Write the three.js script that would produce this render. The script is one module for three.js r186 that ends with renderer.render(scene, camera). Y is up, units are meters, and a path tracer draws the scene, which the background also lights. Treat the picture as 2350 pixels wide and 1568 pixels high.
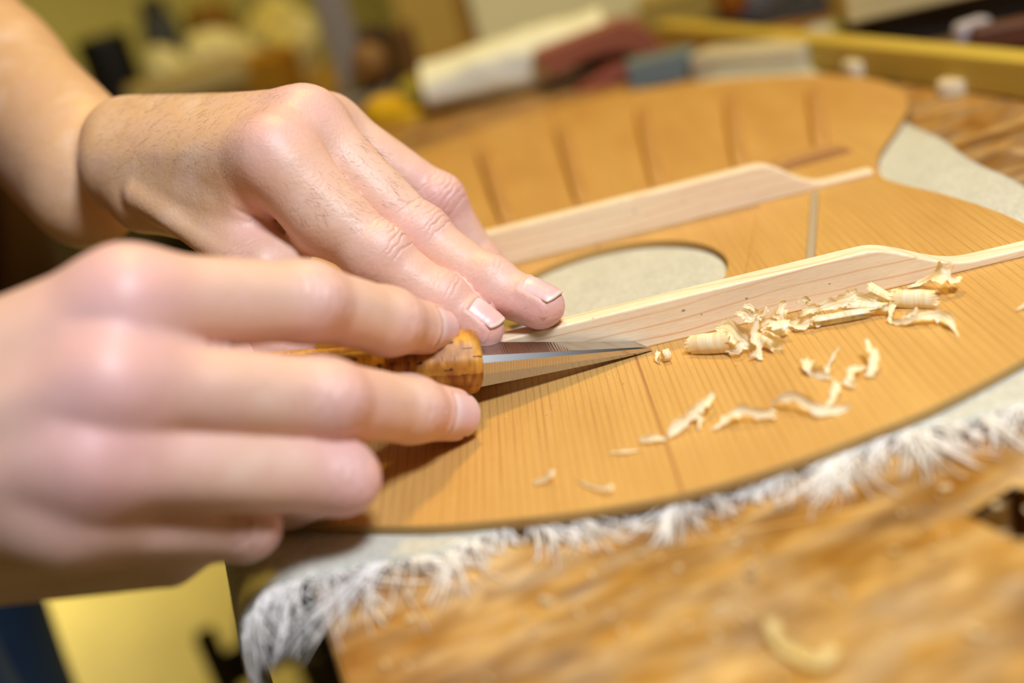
import * as THREE from 'three';
import { RoundedBoxGeometry } from 'three/addons/geometries/RoundedBoxGeometry.js';
import { mergeGeometries } from 'three/addons/utils/BufferGeometryUtils.js';
import { RectAreaLightUniformsLib } from 'three/addons/lights/RectAreaLightUniformsLib.js';

// The scene is laid out in millimetres around the centre of the sound hole (x right, y up from the soundboard, z towards the camera); Y0 lifts it to bench height.
const Y0 = 0.9;
const W = (p) => new THREE.Vector3(p[0] / 1000, p[1] / 1000 + Y0, p[2] / 1000);

// ---------- camera, exposure, lights ----------
const scene = new THREE.Scene();
const camera = new THREE.PerspectiveCamera(33.43, 2350 / 1568, 0.02, 20);
camera.filmGauge = 36;
camera.position.copy(W([-15.05, 146.15, 387.38]));
camera.rotation.set(-0.38767, 0.064442, -0.26198, 'YXZ');
camera.focus = 0.352;
camera.userData.fStop = 3.6;
scene.add(camera);
const renderer = new THREE.WebGLRenderer({ antialias: true });
renderer.toneMapping = THREE.LinearToneMapping;
renderer.toneMappingExposure = 1.07;
renderer.shadowMap.enabled = true;
scene.background = new THREE.Color(0x000000);
RectAreaLightUniformsLib.init();

// the bench lamp: a neutral square panel over the work, a little to the camera's side
const KEY = { pos: [215, 640, 400], target: [-10, 0, 60], w: 0.17, h: 0.17, power: 63, color: 0xecf1ff };
// warm globes farther back; the low one is added to brighten the floor
const WARM = { colors: [0xffeaa0, 0xffd658], power: [1.5, 1.9], at: [[-1400, -350, -1500], [150, 1050, -450]] };

// ---------- helpers ----------
let seedState = 12345;
const rnd = () => { seedState = (seedState * 1664525 + 1013904223) >>> 0; return seedState / 4294967296; };
const rr = (a, b) => a + (b - a) * rnd();
const hash3 = (x, y, z) => { let h = Math.imul(x, 374761393) ^ Math.imul(y, 668265263) ^ Math.imul(z, 2147483647 ^ 1274126177); h = Math.imul(h ^ (h >>> 13), 1274126177); return ((h ^ (h >>> 16)) >>> 0) / 4294967296; };
function noise3(x, y, z) {
  const xi = Math.floor(x), yi = Math.floor(y), zi = Math.floor(z); let u = x - xi, v = y - yi, w = z - zi;
  u = u * u * (3 - 2 * u); v = v * v * (3 - 2 * v); w = w * w * (3 - 2 * w);
  const L = (a, b, t) => a + (b - a) * t, h = (i, j, k) => hash3(xi + i, yi + j, zi + k);
  return L(L(L(h(0, 0, 0), h(1, 0, 0), u), L(h(0, 1, 0), h(1, 1, 0), u), v), L(L(h(0, 0, 1), h(1, 0, 1), u), L(h(0, 1, 1), h(1, 1, 1), u), v), w);
}
const fbm = (x, y, z, o = 4) => { let s = 0, a = 0.5, n = 0; for (let i = 0; i < o; i++) { s += a * noise3(x, y, z); n += a; a *= 0.5; x = x * 2.03 + 7.1; y = y * 2.03 + 3.3; z = z * 2.03 + 1.7; } return s / n; };
const clamp = (x, a = 0, b = 1) => Math.min(b, Math.max(a, x));
const smooth = (a, b, x) => { const t = clamp((x - a) / (b - a)); return t * t * (3 - 2 * t); };
const mix = (a, b, t) => a + (b - a) * t;
const mix3 = (a, b, t) => [mix(a[0], b[0], t), mix(a[1], b[1], t), mix(a[2], b[2], t)];
const sub = (a, b) => [a[0] - b[0], a[1] - b[1], a[2] - b[2]], add = (a, b) => [a[0] + b[0], a[1] + b[1], a[2] + b[2]], mul = (a, s) => [a[0] * s, a[1] * s, a[2] * s];
const dot = (a, b) => a[0] * b[0] + a[1] * b[1] + a[2] * b[2], len = (a) => Math.hypot(a[0], a[1], a[2]), norm = (a) => mul(a, 1 / (len(a) || 1));
const cross = (a, b) => [a[1] * b[2] - a[2] * b[1], a[2] * b[0] - a[0] * b[2], a[0] * b[1] - a[1] * b[0]];

const used = new Map();
function numbered(name) { const n = used.get(name) ?? 0; used.set(name, n + 1); return n ? `${name}_${String(n).padStart(3, '0')}` : name; }
function tag(o, label, category, group, kind) { if (label) o.userData.label = label; if (category) o.userData.category = category; if (group) o.userData.group = group; if (kind) o.userData.kind = kind; return o; }
// a thing: a Group at its base (position in mm)
function thing(name, base, label, category, group) { const o = new THREE.Group(); o.name = numbered(name); o.position.copy(W(base)); scene.add(o); return tag(o, label, category, group); }
// a mesh from a geometry in scene millimetres, placed under a thing (or at top level)
function part(name, geo, mat, parent = scene) {
  const m = new THREE.Mesh(geo, mat);
  m.name = parent === scene ? numbered(name) : childName(parent, name);
  geo.scale(0.001, 0.001, 0.001);
  if (parent === scene) { geo.computeBoundingBox(); const b = geo.boundingBox, c = [(b.min.x + b.max.x) / 2, b.min.y, (b.min.z + b.max.z) / 2]; geo.translate(-c[0], -c[1], -c[2]); m.position.set(c[0], c[1] + Y0, c[2]); }
  else { parent.updateWorldMatrix(true, false); const q = new THREE.Vector3().setFromMatrixPosition(parent.matrixWorld); geo.translate(-q.x, Y0 - q.y, -q.z); }
  m.castShadow = m.receiveShadow = true; parent.add(m); return m;
}
function childName(parent, name) { const n = (parent.userData_names ??= {}); n[name] = (n[name] ?? 0) + 1; return n[name] === 1 ? name : `${name}_${String(n[name] - 1).padStart(3, '0')}`; }

// ---------- textures and materials ----------
function tex(w, h, fn, { srgb = true, rx = 1, ry = 1 } = {}) {
  const d = new Uint8Array(w * h * 4);
  for (let j = 0; j < h; j++) for (let i = 0; i < w; i++) { const c = fn(i / w, j / h, i, j), k = (j * w + i) * 4; d[k] = clamp(c[0], 0, 255); d[k + 1] = clamp(c[1], 0, 255); d[k + 2] = clamp(c[2], 0, 255); d[k + 3] = 255; }
  const t = new THREE.DataTexture(d, w, h); t.wrapS = t.wrapT = THREE.RepeatWrapping; t.magFilter = THREE.LinearFilter; t.minFilter = THREE.LinearFilter; t.repeat.set(rx, ry);
  if (srgb) t.colorSpace = THREE.SRGBColorSpace; t.needsUpdate = true; return t;
}
const std = (o) => new THREE.MeshStandardMaterial({ roughness: 0.6, ...o });
const phys = (o) => new THREE.MeshPhysicalMaterial({ roughness: 0.6, ...o });
const plain = (hex, rough = 0.6, o = {}) => std({ color: hex, roughness: rough, ...o });

// softwood grain for small wooden things: streaks along u, tinted by the material colour
const woodMap = tex(512, 512, (u, v) => { const s = fbm(u * 3, v * 46, 2, 3), l = Math.pow(0.5 + 0.5 * Math.sin(v * 130 + fbm(u * 2, v * 6, 5) * 9), 6), k = 255 * (0.86 + 0.22 * (s - 0.5) - 0.12 * l); return [k, k * 0.985, k * 0.96]; });
const woodMat = (hex, rough = 0.55) => std({ color: hex, roughness: rough, map: woodMap });
// cedar of the soundboard: growth lines run along z, their spacing loosens away from the centre seam
const BX = 180, BZ0 = -350, BZ1 = 160;
const lines = []; { let x = 0.9; while (x < BX) { lines.push([x, rr(0.45, 1), rr(0.12, 0.19)]); lines.push([-x - rr(-0.2, 0.2), rr(0.45, 1), rr(0.12, 0.19)]); x += (x < 20 ? rr(1.7, 2.2) : x < 60 ? rr(2.1, 2.7) : rr(2.4, 3.3)); } }
const lineBins = Array.from({ length: BX * 2 + 2 }, () => []); for (const l of lines) for (let b = -1; b <= 1; b++) lineBins[Math.floor(l[0] + BX) + b]?.push(l);
const cedarMap = tex(2048, 1024, (u, v) => {
  const z = mix(BZ0, BZ1, v), x0 = mix(-BX, BX, u), x = x0 + (fbm(x0 * 0.03, z * 0.012, 4, 2) - 0.5) * 1.6;
  let d = 0;
  for (const l of lineBins[clamp(Math.floor(x + BX), 0, BX * 2)] ?? []) { const e = x - l[0], s = l[2] * (e > 0 ? 0.55 : 1.25); d += l[1] * Math.exp(-e * e / (s * s)) * (0.55 + 0.75 * noise3(l[0] * 3.7, z * 0.05, 9)); }
  const seam = Math.exp(-x0 * x0 / 0.09) * 0.85;
  const f = fbm(x * 2.4, z * 0.06, 1, 3) - 0.5, g = fbm(x * 0.06, z * 0.02, 3, 3) - 0.5, fl = fbm(x * 6, z * 0.5, 8, 2) - 0.5;
  d = clamp(d * 0.62 + seam);
  let c = [206 + 12 * f + 18 * g + 8 * fl, 160 + 14 * f + 22 * g + 10 * fl, 88 + 13 * f + 16 * g + 8 * fl];
  return mix3(c, [128, 72, 40], d * 0.78);
});
const cedarBump = tex(1024, 512, (u, v) => { const x = mix(-BX, BX, u), z = mix(BZ0, BZ1, v); const k = 128 + 90 * (fbm(x * 3, z * 0.4, 11, 3) - 0.5); return [k, k, k]; }, { srgb: false });
const cedarMat = std({ map: cedarMap, bumpMap: cedarBump, bumpScale: 0.00012, roughness: 0.5 });
const cedarEdgeMat = plain(0xb79252, 0.7);
// spruce brace: reddish growth lines along its length, pale wood, a few dark pores
const pores = Array.from({ length: 24 }, () => [rnd(), rnd(), rr(0.2, 0.5)]);
const braceMap = tex(2048, 160, (u, v) => {
  const x = u * 300, y = v * 20, yy = y - x * 0.012 + (fbm(x * 0.02, y * 0.05, 6, 3) - 0.5) * 5;
  const ph = ((yy / 4.1) % 1 + 1) % 1, late = Math.exp(-Math.pow((ph - 0.86) / 0.06, 2)) * (0.5 + noise3(x * 0.03, Math.floor(yy / 4.1), 3)) * 0.75;
  const g = fbm(x * 0.5, y * 7, 2, 3) - 0.5, h = fbm(x * 0.02, y * 0.3, 5, 2) - 0.5, fib = fbm(x * 0.16, y * 16, 12, 2) - 0.5;
  let c = [246 + 14 * g + 12 * h + 12 * fib, 226 + 20 * g + 18 * h + 16 * fib, 190 + 26 * g + 22 * h + 18 * fib];
  c = mix3(c, [230, 178, 128], clamp(late * 0.75));
  for (const p of pores) { const dx = (x - p[0] * 300), dy = (y - p[1] * 20), d = Math.exp(-(dx * dx * 0.5 + dy * dy) / (p[2] * p[2] * 0.5)); if (d > 0.02) c = mix3(c, [96, 84, 72], d * 0.8); }
  return c;
});
const braceMat = std({ map: braceMap, roughness: 0.55 });
const strutMat = std({ map: braceMap, color: 0xc4a06e, roughness: 0.6 });

// ---------- the room ----------
function boxAt(cx, cy, cz, sx, sy, sz) { const g = new THREE.BoxGeometry(sx, sy, sz); g.translate(cx, cy, cz); return g; }
function rbox(cx, cy, cz, sx, sy, sz, r = 2, ry = 0, rx = 0, rz = 0) { const g = new RoundedBoxGeometry(sx, sy, sz, 2, Math.min(r, sx / 2.1, sy / 2.1, sz / 2.1)); g.rotateZ(rz); g.rotateX(rx); g.rotateY(ry); g.translate(cx, cy, cz); return g; }
const struct = (name, geo, mat) => tag(part(name, geo, mat), null, null, null, 'structure');
const plaster = std({ color: 0xaea872, roughness: 0.9, map: tex(256, 256, (u, v) => { const k = 232 + 26 * (fbm(u * 12, v * 12, 3) - 0.5); return [k, k, k * 0.98]; }) });
const floorMap = tex(512, 512, (u, v) => { const k = fbm(u * 30, v * 30, 4) - 0.5, j = fbm(u * 5, v * 5, 8) - 0.5; return [226 + 20 * k + 14 * j, 216 + 20 * k + 14 * j, 160 + 16 * k + 10 * j]; }, { rx: 4, ry: 4 });
struct('floor', boxAt(0, -925, -300, 6400, 50, 6400), std({ map: floorMap, roughness: 0.55 }));
struct('ceiling', boxAt(0, 1825, -300, 6400, 50, 6400), plain(0x9c9a94, 0.95));
struct('wall_back', boxAt(0, 450, -2450, 6400, 2700, 100), plaster);
struct('wall_front', boxAt(0, 450, 2850, 6400, 2700, 100), plain(0x8a8a86, 0.95));
struct('wall_left', boxAt(-3150, 450, -300, 100, 2700, 6400), plaster);
struct('wall_right', boxAt(3150, 450, -300, 100, 2700, 6400), plain(0x8a8a86, 0.95));

// the bench lamp over the work
{
  const lamp = thing('bench_lamp', KEY.pos, 'square white panel lamp hanging over the workbench', 'lamp');
  const dir = norm(sub(KEY.target, KEY.pos));
  const q = new THREE.Quaternion().setFromUnitVectors(new THREE.Vector3(0, 0, -1), new THREE.Vector3(...dir));
  const g = new THREE.PlaneGeometry(KEY.w, KEY.h); g.rotateY(Math.PI);
  const face = new THREE.Mesh(g, std({ color: 0x222222, emissive: KEY.color, emissiveIntensity: 4 })); face.name = 'lamp_panel'; face.quaternion.copy(q); lamp.add(face);
  const hg = new RoundedBoxGeometry(KEY.w + 0.03, KEY.h + 0.03, 0.04, 2, 0.008); hg.translate(0, 0, 0.023); const hood = new THREE.Mesh(hg, plain(0xdddddd, 0.4)); hood.name = 'lamp_housing'; hood.quaternion.copy(q); hood.castShadow = true; lamp.add(hood);
  const rodG = new THREE.CylinderGeometry(0.006, 0.006, 0.7, 12); rodG.translate(0, 0.38, 0); const rod = new THREE.Mesh(rodG, plain(0x888888, 0.4, { metalness: 0.8 })); rod.name = 'hanging_rod'; lamp.add(rod);
  const light = new THREE.RectAreaLight(KEY.color, KEY.power, KEY.w, KEY.h); light.position.copy(W(KEY.pos)).addScaledVector(new THREE.Vector3(...dir), 0.004); light.lookAt(W(KEY.target)); scene.add(light);
}
for (const [i, at] of WARM.at.entries()) {
  const lamp = thing('warm_globe', at, ['added warm globe lamp hanging very low beside the side bench to brighten the floor', 'warm glowing globe lamp hanging high above the bench clutter'][i], 'lamp');
  const g = new THREE.Mesh(new THREE.SphereGeometry(0.09, 24, 16), std({ color: 0x332a18, emissive: WARM.colors[i], emissiveIntensity: 5 })); g.name = 'glowing_globe'; lamp.add(g);
  const sg = new THREE.CylinderGeometry(0.008, 0.008, (1800 - at[1]) / 1000, 10); sg.translate(0, (1800 - at[1]) / 2000, 0); const stem = new THREE.Mesh(sg, plain(0x77705f)); stem.name = 'lamp_stem'; lamp.add(stem);
  const l = new THREE.PointLight(WARM.colors[i], WARM.power[i], 0, 2); l.position.copy(W(at)); l.castShadow = true; l.shadow.radius = 4; scene.add(l);
}

// ---------- the workbench ----------
const E1 = [0.294, 0.956], E2 = [0.956, -0.294], BC = [-84.3, 181.8]; // left edge direction (towards the camera), along the front edge, a point of the left edge
const bench = (a, b) => [BC[0] + E2[0] * a + E1[0] * b, BC[1] + E2[1] * a + E1[1] * b]; // a: in from the left edge, b: along it towards the camera
const BENCH_Y = -6;
const scratches = Array.from({ length: 70 }, () => [rnd(), rnd(), rr(0.02, 0.25), rr(-0.05, 0.05), rr(0.0006, 0.002), rnd()]);
const stains = Array.from({ length: 60 }, () => [rnd(), rnd(), rr(0.004, 0.02), rnd()]);
const benchTex = (() => {
  const cv = document.createElement('canvas'); cv.width = cv.height = 2048; const x = cv.getContext('2d');
  const im = x.createImageData(2048, 2048), d = im.data;
  for (let j = 0; j < 2048; j++) for (let i = 0; i < 2048; i++) {
    const u = i / 2048, v = j / 2048, g = fbm(u * 9, v * 90, 2, 3) - 0.5, b = fbm(u * 18, v * 56, 5, 4) - 0.5, f = fbm(u * 120, v * 160, 7, 2) - 0.5, k = (j * 2048 + i) * 4;
    const hue = fbm(u * 34, v * 70, 21, 3) - 0.5, e = fbm(u * 50, v * 130, 9, 3) - 0.5; d[k] = 162 + 36 * g + 92 * b + 64 * e - 20 * hue; d[k + 1] = 122 + 38 * g + 98 * b + 68 * e + 16 * hue; d[k + 2] = 70 + 32 * g + 84 * b + 60 * e + 84 * hue; d[k + 3] = 255;
  }
  x.putImageData(im, 0, 0);
  for (const s of scratches) { x.strokeStyle = s[5] > 0.35 ? `rgba(226,190,130,${0.25 + 0.4 * s[5]})` : 'rgba(110,62,22,0.55)'; x.lineWidth = s[4] * 2048; x.beginPath(); x.moveTo(s[0] * 2048, s[1] * 2048); x.lineTo((s[0] + s[2]) * 2048, (s[1] + s[3]) * 2048); x.stroke(); }
  for (const s of stains) { x.fillStyle = s[3] > 0.5 ? 'rgba(120,70,26,0.4)' : 'rgba(228,196,140,0.4)'; x.beginPath(); x.ellipse(s[0] * 2048, s[1] * 2048, s[2] * 1500, s[2] * 700, s[3] * 3, 0, 7); x.fill(); }
  const t = new THREE.CanvasTexture(cv); t.colorSpace = THREE.SRGBColorSpace; t.wrapS = t.wrapT = THREE.RepeatWrapping; return t;
})();
const benchMat = std({ map: benchTex, roughness: 0.45 });
{
  const c = bench(0, -350), wb = thing('workbench', [c[0], -900, c[1]], 'worn orange-brown wooden workbench with a rectangular slot cut in its top', 'workbench');
  // bench top: outline with the cut slot, extruded downwards
  const X = 1500, Z0 = -900, Z1 = 150, sh = new THREE.Shape([[0, Z0], [X, Z0], [X, Z1], [0, Z1]].map((p) => new THREE.Vector2(p[0], -p[1])));
  const inv = (u) => { const d = [u[0] - BC[0], u[1] - BC[1]]; return [d[0] * E2[0] + d[1] * E2[1], d[0] * E1[0] + d[1] * E1[1]]; };
  const hp = [[55.6, 174.6], [72, 166], [80, 181], [63, 191]].map(inv);
  sh.holes.push(new THREE.Path(hp.map((p) => new THREE.Vector2(p[0], -p[1]))));
  const g = new THREE.ExtrudeGeometry(sh, { depth: 58, bevelEnabled: true, bevelSize: 1.6, bevelThickness: 1.6, bevelSegments: 3, bevelOffset: -1.6 });
  g.rotateX(-Math.PI / 2); // shape y -> -z
  const uv = g.attributes.uv, ps = g.attributes.position; for (let i = 0; i < ps.count; i++) uv.setXY(i, ps.getX(i) / 420 + 0.13, (ps.getZ(i) + ps.getY(i)) / 420 + 0.4);
  const ang = Math.atan2(0.294, 0.956);
  g.rotateY(ang); g.translate(BC[0], BENCH_Y - 59.6, BC[1]);
  part('bench_top', g, benchMat, wb);
  const legM = woodMat(0x6b3d1c, 0.6);
  const legAt = (a, b, s = 80) => { const q = bench(a, b); const lg = rbox(0, 0, 0, s, 830, s, 4); lg.rotateY(ang); lg.translate(q[0], -65 - 415 - 4, q[1]); part('leg', lg, legM, wb); };
  legAt(90, 80); legAt(90, -820); legAt(1400, 80); legAt(1400, -820);
  const q = bench(90, -370), st = rbox(0, 0, 0, 60, 70, 820, 4); st.rotateY(ang); st.translate(q[0], -640, q[1]); part('stretcher', st, legM, wb);
}
// a low dark wooden stool beside the bench
{
  const a = [-405, -400.4, -446.2], o = thing('stool', [a[0] + 150, -900, a[2] - 60], 'dark brown wooden stool standing on the floor by the left side of the workbench', 'stool'), m = woodMat(0x3a1a0c, 0.55), y = a[1];
  part('seat', rbox(a[0] + 58, y - 44, a[2] - 110, 104, 26, 190, 8, 0.15), m, o);
  part('back_post', rbox(a[0] + 4, (y - 900) / 2, a[2] - 10, 18, y + 900, 18, 4, 0.15), woodMat(0x4a3a10, 0.55), o);
  part('rail', rbox(a[0] + 60, y - 30, a[2] - 6, 100, 34, 14, 4, 0.1, 0, 0.2), m, o);
  for (const [dx, dz] of [[100, -20], [16, -190], [100, -190]]) part('leg', rbox(a[0] + dx, (y - 57 - 900) / 2, a[2] + dz, 22, y - 57 + 900, 22, 4, 0.15), m, o);
}

// ---------- the felt under the soundboard ----------
const feltMap = tex(512, 512, (u, v) => { const k = fbm(u * 60, v * 60, 2, 4) - 0.5, j = fbm(u * 8, v * 8, 6) - 0.5; return [202 + 40 * k + 14 * j, 201 + 40 * k + 14 * j, 184 + 38 * k + 14 * j]; });
const feltMat = phys({ side: THREE.DoubleSide, map: feltMap, roughness: 0.95, sheen: 0.4, sheenColor: new THREE.Color(0xffffff), sheenRoughness: 0.7 });
const fringeMat = phys({ side: THREE.DoubleSide, color: 0xfffaf0, roughness: 0.9, sheen: 0.4, sheenColor: new THREE.Color(0xffffff) });
const NL = [-0.956, 0.294];
// lays a flat point (x, z) of the cloth on the bench and over its left edge; h is the height above the cloth's underside
function drape(x, z, h) {
  const q = (x + 92.2) * NL[0] + (z - 156.2) * NL[1], R = 20;
  if (q <= 0) return [x, BENCH_Y + 0.2 + h, z];
  const a = Math.min(q / R, 1.5), ox = (R + h) * Math.sin(a), oy = (R + h) * Math.cos(a) - R, extra = Math.max(0, q - 1.5 * R), m = ox - q + extra * 0.07;
  return [x + NL[0] * m, BENCH_Y + 0.2 + oy - extra, z + NL[1] * m];
}
const feltEdge = (x) => 142.5 + 2.2 * Math.sin(x * 0.07) + 1.2 * Math.sin(x * 0.19 + 1);
{
  const cloth = thing('felt_cloth', [20, BENCH_Y, -80], 'off-white woollen felt cloth with a frayed fringe lying under the soundboard', 'cloth');
  const nx = 150, nz = 160, pos = [], uv = [], idx = [];
  const P = (i, j, top) => { const s = i / nx, t = j / nz, z0 = mix(-318, feltEdge(0), t), x = mix(mix(-112, -215, smooth(70, 118, z0)), 152 + 1.0 * Math.sin(t * 40), s), z = mix(-318, feltEdge(x), t); return [x, z, drape(x, z, (top ? 2.6 + 0.5 * fbm(x * 0.06, z * 0.06, 1) : 0))]; };
  for (const top of [1, 0]) for (let j = 0; j <= nz; j++) for (let i = 0; i <= nx; i++) { const p = P(i, j, top); pos.push(...p[2]); uv.push(p[0] / 60, p[1] / 60); }
  const N = (nx + 1) * (nz + 1), at = (i, j, b) => b * N + j * (nx + 1) + i;
  for (let j = 0; j < nz; j++) for (let i = 0; i < nx; i++) { const a = at(i, j, 0), b = at(i + 1, j, 0), c = at(i + 1, j + 1, 0), d = at(i, j + 1, 0); idx.push(a, c, b, a, d, c, a + N, b + N, c + N, a + N, c + N, d + N); }
  for (let i = 0; i < nx; i++) { let a = at(i, nz, 0), b = at(i + 1, nz, 0); idx.push(a, a + N, b, b, a + N, b + N); a = at(i, 0, 0); b = at(i + 1, 0, 0); idx.push(a, b, a + N, b, b + N, a + N); }
  for (let j = 0; j < nz; j++) { let a = at(nx, j, 0), b = at(nx, j + 1, 0); idx.push(a, b, a + N, b, b + N, a + N); a = at(0, j, 0); b = at(0, j + 1, 0); idx.push(a, a + N, b, b, a + N, b + N); }
  const g = new THREE.BufferGeometry(); g.setAttribute('position', new THREE.Float32BufferAttribute(pos, 3)); g.setAttribute('uv', new THREE.Float32BufferAttribute(uv, 2)); g.setIndex(idx); g.computeVertexNormals();
  part('felt_sheet', g, feltMat, cloth);
  // the fringe: thousands of fibres in tufts
  const fp = [], fi = [];
  const fibre = (x, z, dx, dz, L, r, lift, curl) => {
    const n = 7, start = fp.length / 3; let px = x, pz = z, a = 0;
    for (let k = 0; k <= n; k++) {
      const t = k / n, h = 1.2 + lift * Math.sin(Math.PI * Math.min(1, t * 1.15)) * 1 + 0.3, c = drape(px, pz, Math.max(0.3, h * (1 - 0.6 * t))), w = r * (1 - 0.55 * t);
      const sx = -dz, sz = dx;
      fp.push(c[0] + sx * w, c[1], c[2] + sz * w, c[0], c[1] + w * 1.6, c[2], c[0] - sx * w, c[1], c[2] - sz * w);
      a += curl / n; const ca = Math.cos(a), sa = Math.sin(a); px += (dx * ca - dz * sa) * L / n; pz += (dx * sa + dz * ca) * L / n;
    }
    for (let k = 0; k < n; k++) for (let e = 0; e < 3; e++) { const A = start + k * 3 + e, B = start + k * 3 + (e + 1) % 3; fi.push(A, B, A + 3, B, B + 3, A + 3); }
  };
  for (let s = -172; s < 152; s += 2.7) {
    const big = rnd() < 0.45, n = big ? 20 : 5, dirA = rr(-0.75, 0.75), L = (big ? rr(9, 24) : rr(4, 11)) * (s < -70 ? 1.5 : 1), x0 = s + rr(-1.5, 1.5);
    for (let k = 0; k < n; k++) { const x = x0 + rr(-1.6, 1.6) , a = dirA + rr(-0.3, 0.3) + (rnd() < 0.12 ? rr(-1, 1) : 0); fibre(x, feltEdge(x) - rr(0.5, 3), Math.sin(a), Math.cos(a), L * rr(0.55, 1.1), rr(0.16, 0.4), rr(0.2, 2.4), rr(-0.9, 0.9)); }
  }
  const fg = new THREE.BufferGeometry(); fg.setAttribute('position', new THREE.Float32BufferAttribute(fp, 3)); fg.setIndex(fi); fg.computeVertexNormals();
  const fr = part('fringe', fg, fringeMat, cloth); fr.userData.kind = 'stuff';
}

// ---------- the guitar soundboard ----------
const half = [[0, -338], [40, -331], [80, -307], [115, -280], [145, -245], [163, -205], [166, -170], [158, -137], [143, -108], [125, -78], [116, -53], [116, -38], [124, -14], [131, 12], [134.5, 38], [133, 66], [125, 92], [110, 112], [94, 123.5], [67, 136], [47, 142], [25, 147], [0, 149.5]];
{
  const sbd = thing('guitar_soundboard', [0, -3, -90], 'cedar guitar soundboard lying inside up with its round sound hole and braces', 'guitar part');
  const pts = [...half, ...half.slice(1, -1).reverse().map(([x, z]) => [-x, z])].map(([x, z]) => new THREE.Vector2(x, -z));
  const curve = new THREE.SplineCurve([...pts, pts[0]]);
  const sh = new THREE.Shape(curve.getPoints(260)); const hole = new THREE.Path(); hole.absarc(0, 0, 42.5, 0, Math.PI * 2, true); sh.holes.push(hole);
  const g = new THREE.ExtrudeGeometry(sh, { depth: 2.2, bevelEnabled: true, bevelSize: 0.25, bevelThickness: 0.25, bevelSegments: 1, bevelOffset: -0.25, curveSegments: 120 });
  g.rotateX(-Math.PI / 2); g.translate(0, -2.45, 0);
  const uv = g.attributes.uv, ps = g.attributes.position; for (let i = 0; i < ps.count; i++) uv.setXY(i, (ps.getX(i) + BX) / (2 * BX), (ps.getZ(i) - BZ0) / (BZ1 - BZ0));
  part('panel', g, [cedarMat, cedarEdgeMat], sbd);
  // a brace: side profile (along, height) extruded across its width, top edges eased
  const brace = (name, prof, w, mat, at, turn, label) => {
    const s = new THREE.Shape(); s.moveTo(prof[0][0], 0); for (const [x, y] of prof) s.lineTo(x, y); s.lineTo(prof.at(-1)[0], 0);
    const b = new THREE.ExtrudeGeometry(s, { depth: w - 1.4, bevelEnabled: true, bevelSize: 0.7, bevelThickness: 0.7, bevelOffset: -0.7, bevelSegments: 3 });
    b.translate(0, 0, -(w - 1.4) / 2);
    const u = b.attributes.uv, p = b.attributes.position; for (let i = 0; i < p.count; i++) u.setXY(i, (p.getX(i) + 150) / 300, (p.getY(i) + (p.getZ(i)) * 0.55 + 4) / 20);
    b.rotateY(turn); b.translate(at[0], at[1], at[2]); b.computeVertexNormals(); const m = part(name, b, mat, sbd); if (label) m.userData.label = label; return m;
  };
  const scoop = (L, flat, H, e) => { const o = []; const f = (x) => { const a = Math.abs(x); if (a < flat) return H; const t = (a - flat) / (L - flat); return e + (H - e) * Math.pow(1 - smooth(0, 0.62, t), 1.25) * 1 + (1 - t) * 0.0; }; for (let i = 0; i <= 90; i++) { const x = mix(-L, L, i / 90); o.push([x, f(x)]); } return o; };
  brace('transverse_brace', scoop(131, 74.5, 14, 2.8), 7, braceMat, [0, -0.1, 57.9], 0, 'tall spruce brace being carved beside the sound hole');
  brace('transverse_brace', scoop(113, 68, 15, 1.9), 7, braceMat, [0, -0.1, -53.3], 0, 'tall spruce brace on the far side of the sound hole');
  const fan = (L) => { const o = []; for (let i = 0; i <= 30; i++) { const t = i / 30 * 2 - 1; o.push([t * L, 0.8 + 4.9 * Math.pow(1 - t * t * t * t, 0.8)]); } return o; };
  for (const [x0, z0, x1, z1] of [[-34.3, -104, -45, -262], [0.5, -104, 2, -270], [34.5, -104, 50, -268], [70.5, -97, 96, -240], [106, -96, 135, -212], [-70.5, -97, -96, -240], [-106, -96, -135, -212]]) brace('fan_brace', fan(Math.hypot(x1 - x0, z1 - z0) / 2), 6.5, strutMat, [(x0 + x1) / 2, -0.1, (z0 + z1) / 2], Math.atan2(-(z1 - z0), x1 - x0));
  brace('harmonic_bar', fan(19).map(([x, y]) => [x, y * 0.75]), 9, strutMat, [97, -0.1, -90], 0.12, 'short low bar glued behind the far brace');
  for (const s of [1, -1]) { const pg = rbox(0, 0.7, 0, 20, 1.6, 86, 0.4); pg.rotateY(-s * 0.3); pg.translate(s * 63, 0, -3); const u = pg.attributes.uv, p = pg.attributes.position; for (let i = 0; i < p.count; i++) u.setXY(i, (p.getX(i) + BX) / (2 * BX), (p.getZ(i) - BZ0) / (BZ1 - BZ0)); part('reinforcing_strip', pg, cedarMat, sbd); const lg = rbox(0, 0.9, 0, 2.8, 2, 88, 0.4); lg.rotateY(-s * 0.3); lg.translate(s * 74.2, 0, -0.5); part('lining_strip', lg, plain(0xb3a183, 0.6), sbd); }
}

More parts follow.
